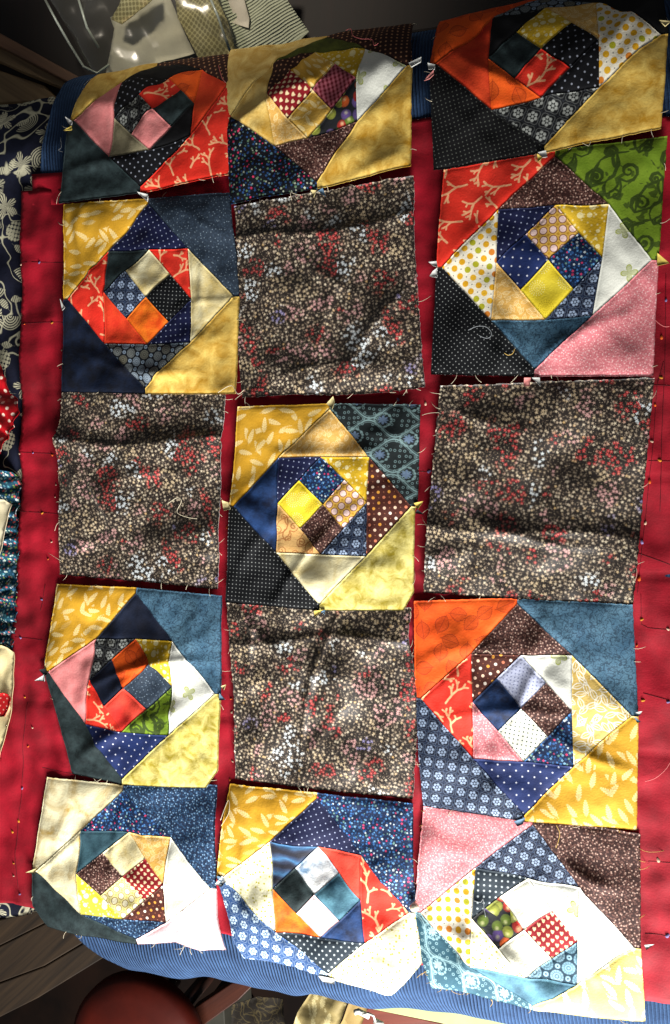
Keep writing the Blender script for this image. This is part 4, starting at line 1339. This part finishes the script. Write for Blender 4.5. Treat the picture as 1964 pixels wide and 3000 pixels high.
def rib_bump(g, x, y, h): return h * .3 + g.sin(y * (6.283 / .0042)) * 1.5
o = crumple('ribbed_white_cloth', [(640, -60), (838, -60), (846, 10), (880, 60), (914, 108), (850, 160), (672, 220), (640, 100)], -.125, .005, new_mat('ribbed_cloth', rib_col, .8, .2, .6, bumpfn=rib_bump, dist=.0012), None, 77, uvr=.35, tilt=.3)
tag(o, 'pale greenish ribbed cloth behind the yellow patchwork block', 'cloth')
o = crumple('cream_card', [(650, 10), (720, -10), (735, 60), (730, 84), (660, 62)], -.108, .003, m_paper, None, 78, tilt=.3)
tag(o, 'cream card scrap on the ribbed pale cloth', 'paper')

pm = bpy.data.materials.new('clear_plastic'); pm.use_nodes = True
nt = pm.node_tree; g = G(nt)
for n in list(nt.nodes):
    if n.type == 'BSDF_PRINCIPLED': nt.nodes.remove(n)
tr = g.node('ShaderNodeBsdfTransparent'); tr.inputs[0].default_value = (.93, .95, .9, 1)
gl = g.node('ShaderNodeBsdfGlossy'); gl.inputs[0].default_value = (1, 1, 1, 1); gl.inputs['Roughness'].default_value = .22
df = g.node('ShaderNodeBsdfDiffuse'); df.inputs[0].default_value = (.75, .78, .7, 1)
lw = g.node('ShaderNodeLayerWeight'); lw.inputs[0].default_value = .16
mx = g.node('ShaderNodeMixShader'); mx2 = g.node('ShaderNodeMixShader')
nt.links.new(lw.outputs['Facing'], mx.inputs[0]); nt.links.new(tr.outputs[0], mx.inputs[1]); nt.links.new(gl.outputs[0], mx.inputs[2])
mx2.inputs[0].default_value = .025
nt.links.new(mx.outputs[0], mx2.inputs[1]); nt.links.new(df.outputs[0], mx2.inputs[2])
nt.links.new(mx2.outputs[0], nt.nodes['Material Output'].inputs[0])
bag = empty('clear_bag', tuple(float(q) for q in onz(450, 60, -.2)))
tag(bag, 'clear plastic bag of lace and paper behind the first far block', 'bag')
crumple('bag_film', [(120, -60), (200, 60), (262, 190), (300, 240), (480, 190), (700, 150), (680, 40), (640, -60)], -.085, .008, pm, bag, 81, .009, tilt=.3)
m_edge = simple_mat('plastic_edge_highlight', (190, 200, 190), .25, .8, (150, 158, 150))  # pale colour paints the highlight lines along the bag's edges
for ed in ([onz(128, -10, -.05), onz(165, 60, -.055), onz(205, 130, -.065), onz(245, 195, -.075), onz(285, 215, -.085), onz(320, 190, -.085)],
           [onz(610, -20, -.05), onz(640, 50, -.055), onz(660, 110, -.07), onz(675, 150, -.085)],
           [onz(225, -20, -.05), onz(255, 80, -.06), onz(290, 140, -.075)]):
    V, F = tube_mesh([ed], .0020, 6)
    mesh_obj('bag_edge_highlight', V, F, m_edge, bag)

# ------------------------------------------------------------------ in front of and below the table
m_bench = wood('bench_wood', (24, 17, 11), (62, 47, 31), .75, .55)
be = empty('wooden_bench', tuple(float(q) for q in onz(100, 2800, -.5)))
tag(be, 'grey brown slatted wooden bench below the near left corner of the table', 'bench')
BZ = -.30
for k, px in enumerate(([(-60, 2710), (20, 2690), (130, 2660), (140, 2700), (-60, 2800)], [(-60, 2803), (140, 2703), (240, 2690), (280, 2740), (130, 2830), (-60, 2900)], [(-60, 2904), (132, 2832), (280, 2744), (330, 2790), (110, 2925), (-60, 3010)])):
    slab('slat', px, BZ - .012 * k, .03, m_bench, be)

# round stool
m_leather = simple_mat('red_brown_leather', (80, 20, 9), .5, .25, (60, 14, 7), 10)
sc_ = onz(395, 3075, -.36)
V, F = [], []
prof = [(0, .018), (.05, .0175), (.10, .014), (.125, .006), (.135, -.006), (.135, -.03), (.12, -.045)]
RS = 1.0
n = 40
for r_, z_ in prof:
    for k in range(n):
        a = 6.2832 * k / n
        V.append((sc_[0] + r_ * RS * math.cos(a), sc_[1] + r_ * RS * math.sin(a), sc_[2] + z_))
for i in range(len(prof) - 1):
    for k in range(n):
        j = (k + 1) % n
        F.append((i * n + k, (i + 1) * n + k, (i + 1) * n + j, i * n + j))
st = empty('round_stool', (float(sc_[0]), float(sc_[1]), FLOOR_Z))
tag(st, 'round stool with red brown leather seat below the near edge of the table', 'stool')
mesh_obj('seat', V, F, m_leather, st)
for k in range(4):
    a = .7 + 1.571 * k
    p0 = np.array([sc_[0] + .09 * math.cos(a), sc_[1] + .09 * math.sin(a), sc_[2] - .04])
    p1 = np.array([sc_[0] + .13 * math.cos(a), sc_[1] + .13 * math.sin(a), FLOOR_Z])
    V, F = tube_mesh([[p0, p1]], .014, 8)
    mesh_obj('leg', V, F, m_wood_dark, st)

# wooden chair rail, dark printed cloth, lace, plug and pale board on the low shelf
o = slab('chair_rail', [(560, 2960), (680, 2880), (760, 2870), (700, 2930), (590, 3010)], -.42, .03, wood('rail_wood', (50, 22, 14), (76, 36, 22), .7, .4))
tag(o, 'dark red brown wooden rail between the round stool and the table', 'rail')
o = slab('grey_box', [(596, 2945), (655, 2925), (662, 3040), (590, 3040)], -.5, .15, simple_mat('grey_card', (62, 60, 52), .7))
tag(o, 'small grey box on the floor right of the round stool', 'box')
dk = squiggle((20, 16, 12), (28, 22, 14), (74, 64, 38), 40.0, .02)
o = crumple('dark_lace_cloth', [(680, 2945), (760, 2915), (830, 2925), (850, 3060), (670, 3060)], -.42, .012, new_mat('dark_lace', dk, .8, .2, .3), None, 91)
tag(o, 'dark brown cloth with a faint scroll pattern below the table', 'cloth')
lc = leaf_sprig((122, 108, 66), (148, 132, 86), (186, 174, 128), 30)
o = crumple('beige_leaf_cloth', [(925, 2888), (1030, 2905), (1000, 2990), (960, 3060), (840, 3060), (870, 2970)], -.30, .012, new_mat('beige_leaf', lc, .7, .3, .3), None, 93)
tag(o, 'folded beige cloth with a pale leaf pattern hanging below the table', 'cloth')
o = crumple('tan_cloth', [(1034, 2908), (1088, 2918), (1075, 2960), (1040, 3060), (965, 3060), (1004, 2990)], -.32, .008, new_mat('tan_cloth', plain((116, 96, 54), (140, 118, 70), 14), .75, .3, .3), None, 95)
tag(o, 'plain tan cloth beside the beige leaf patterned cloth', 'cloth')
sh = empty('low_table', tuple(float(q) for q in onz(1250, 2980, -.36)))
tag(sh, 'low red brown table with a pale green top below the near edge', 'table')
slab('table_top', [(1082, 2905), (1300, 2905), (1600, 2960), (1600, 3080), (1290, 2998), (1082, 2956)], -.30, .02, simple_mat('pale_green_board', (150, 160, 112), .6, .3, (138, 148, 100)), sh)
slab('apron', [(1060, 2960), (1082, 2952), (1400, 3020), (1600, 3100), (1000, 3100)], -.325, .12, wood('red_wood', (84, 32, 20), (110, 46, 28), .2, .4), sh)
wp = simple_mat('white_plastic', (220, 220, 212), .4, .4)
cb = empty('white_cable', tuple(float(q) for q in onz(1080, 2985, -.28)))
tag(cb, 'white cable with two plug ends in front of the low table', 'cable')
for ed in ([onz(1082, 2978, -.28), onz(1050, 2962, -.275), onz(1040, 2966, -.27)], [onz(1098, 2990, -.28), onz(1122, 3002, -.275)]):
    V, F = tube_mesh([ed], .0045, 8)
    mesh_obj('plug', V, F, wp, cb)
V, F = tube_mesh([[onz(1062, 2972, -.27), onz(1080, 2968, -.262), onz(1095, 2976, -.262), onz(1100, 2992, -.27)]], .0018, 6)
mesh_obj('cord', V, F, wp, cb)

# table body under the cloth
V = []
tb = empty('work_table', (.15, 0, FLOOR_Z))
tag(tb, 'work table hidden under the corduroy and red cloth', 'table')
o = box('table_top', (-.62, S_B, -.05), (.8, S_T + .02, -.0125), m_wood_dark, tb)
for (x, y) in ((-.5, -.45), (.7, -.45), (-.5, .4), (.7, .4)):
    box('leg', (x - .03, y - .03, FLOOR_Z), (x + .03, y + .03, -.05), m_wood_dark, tb)
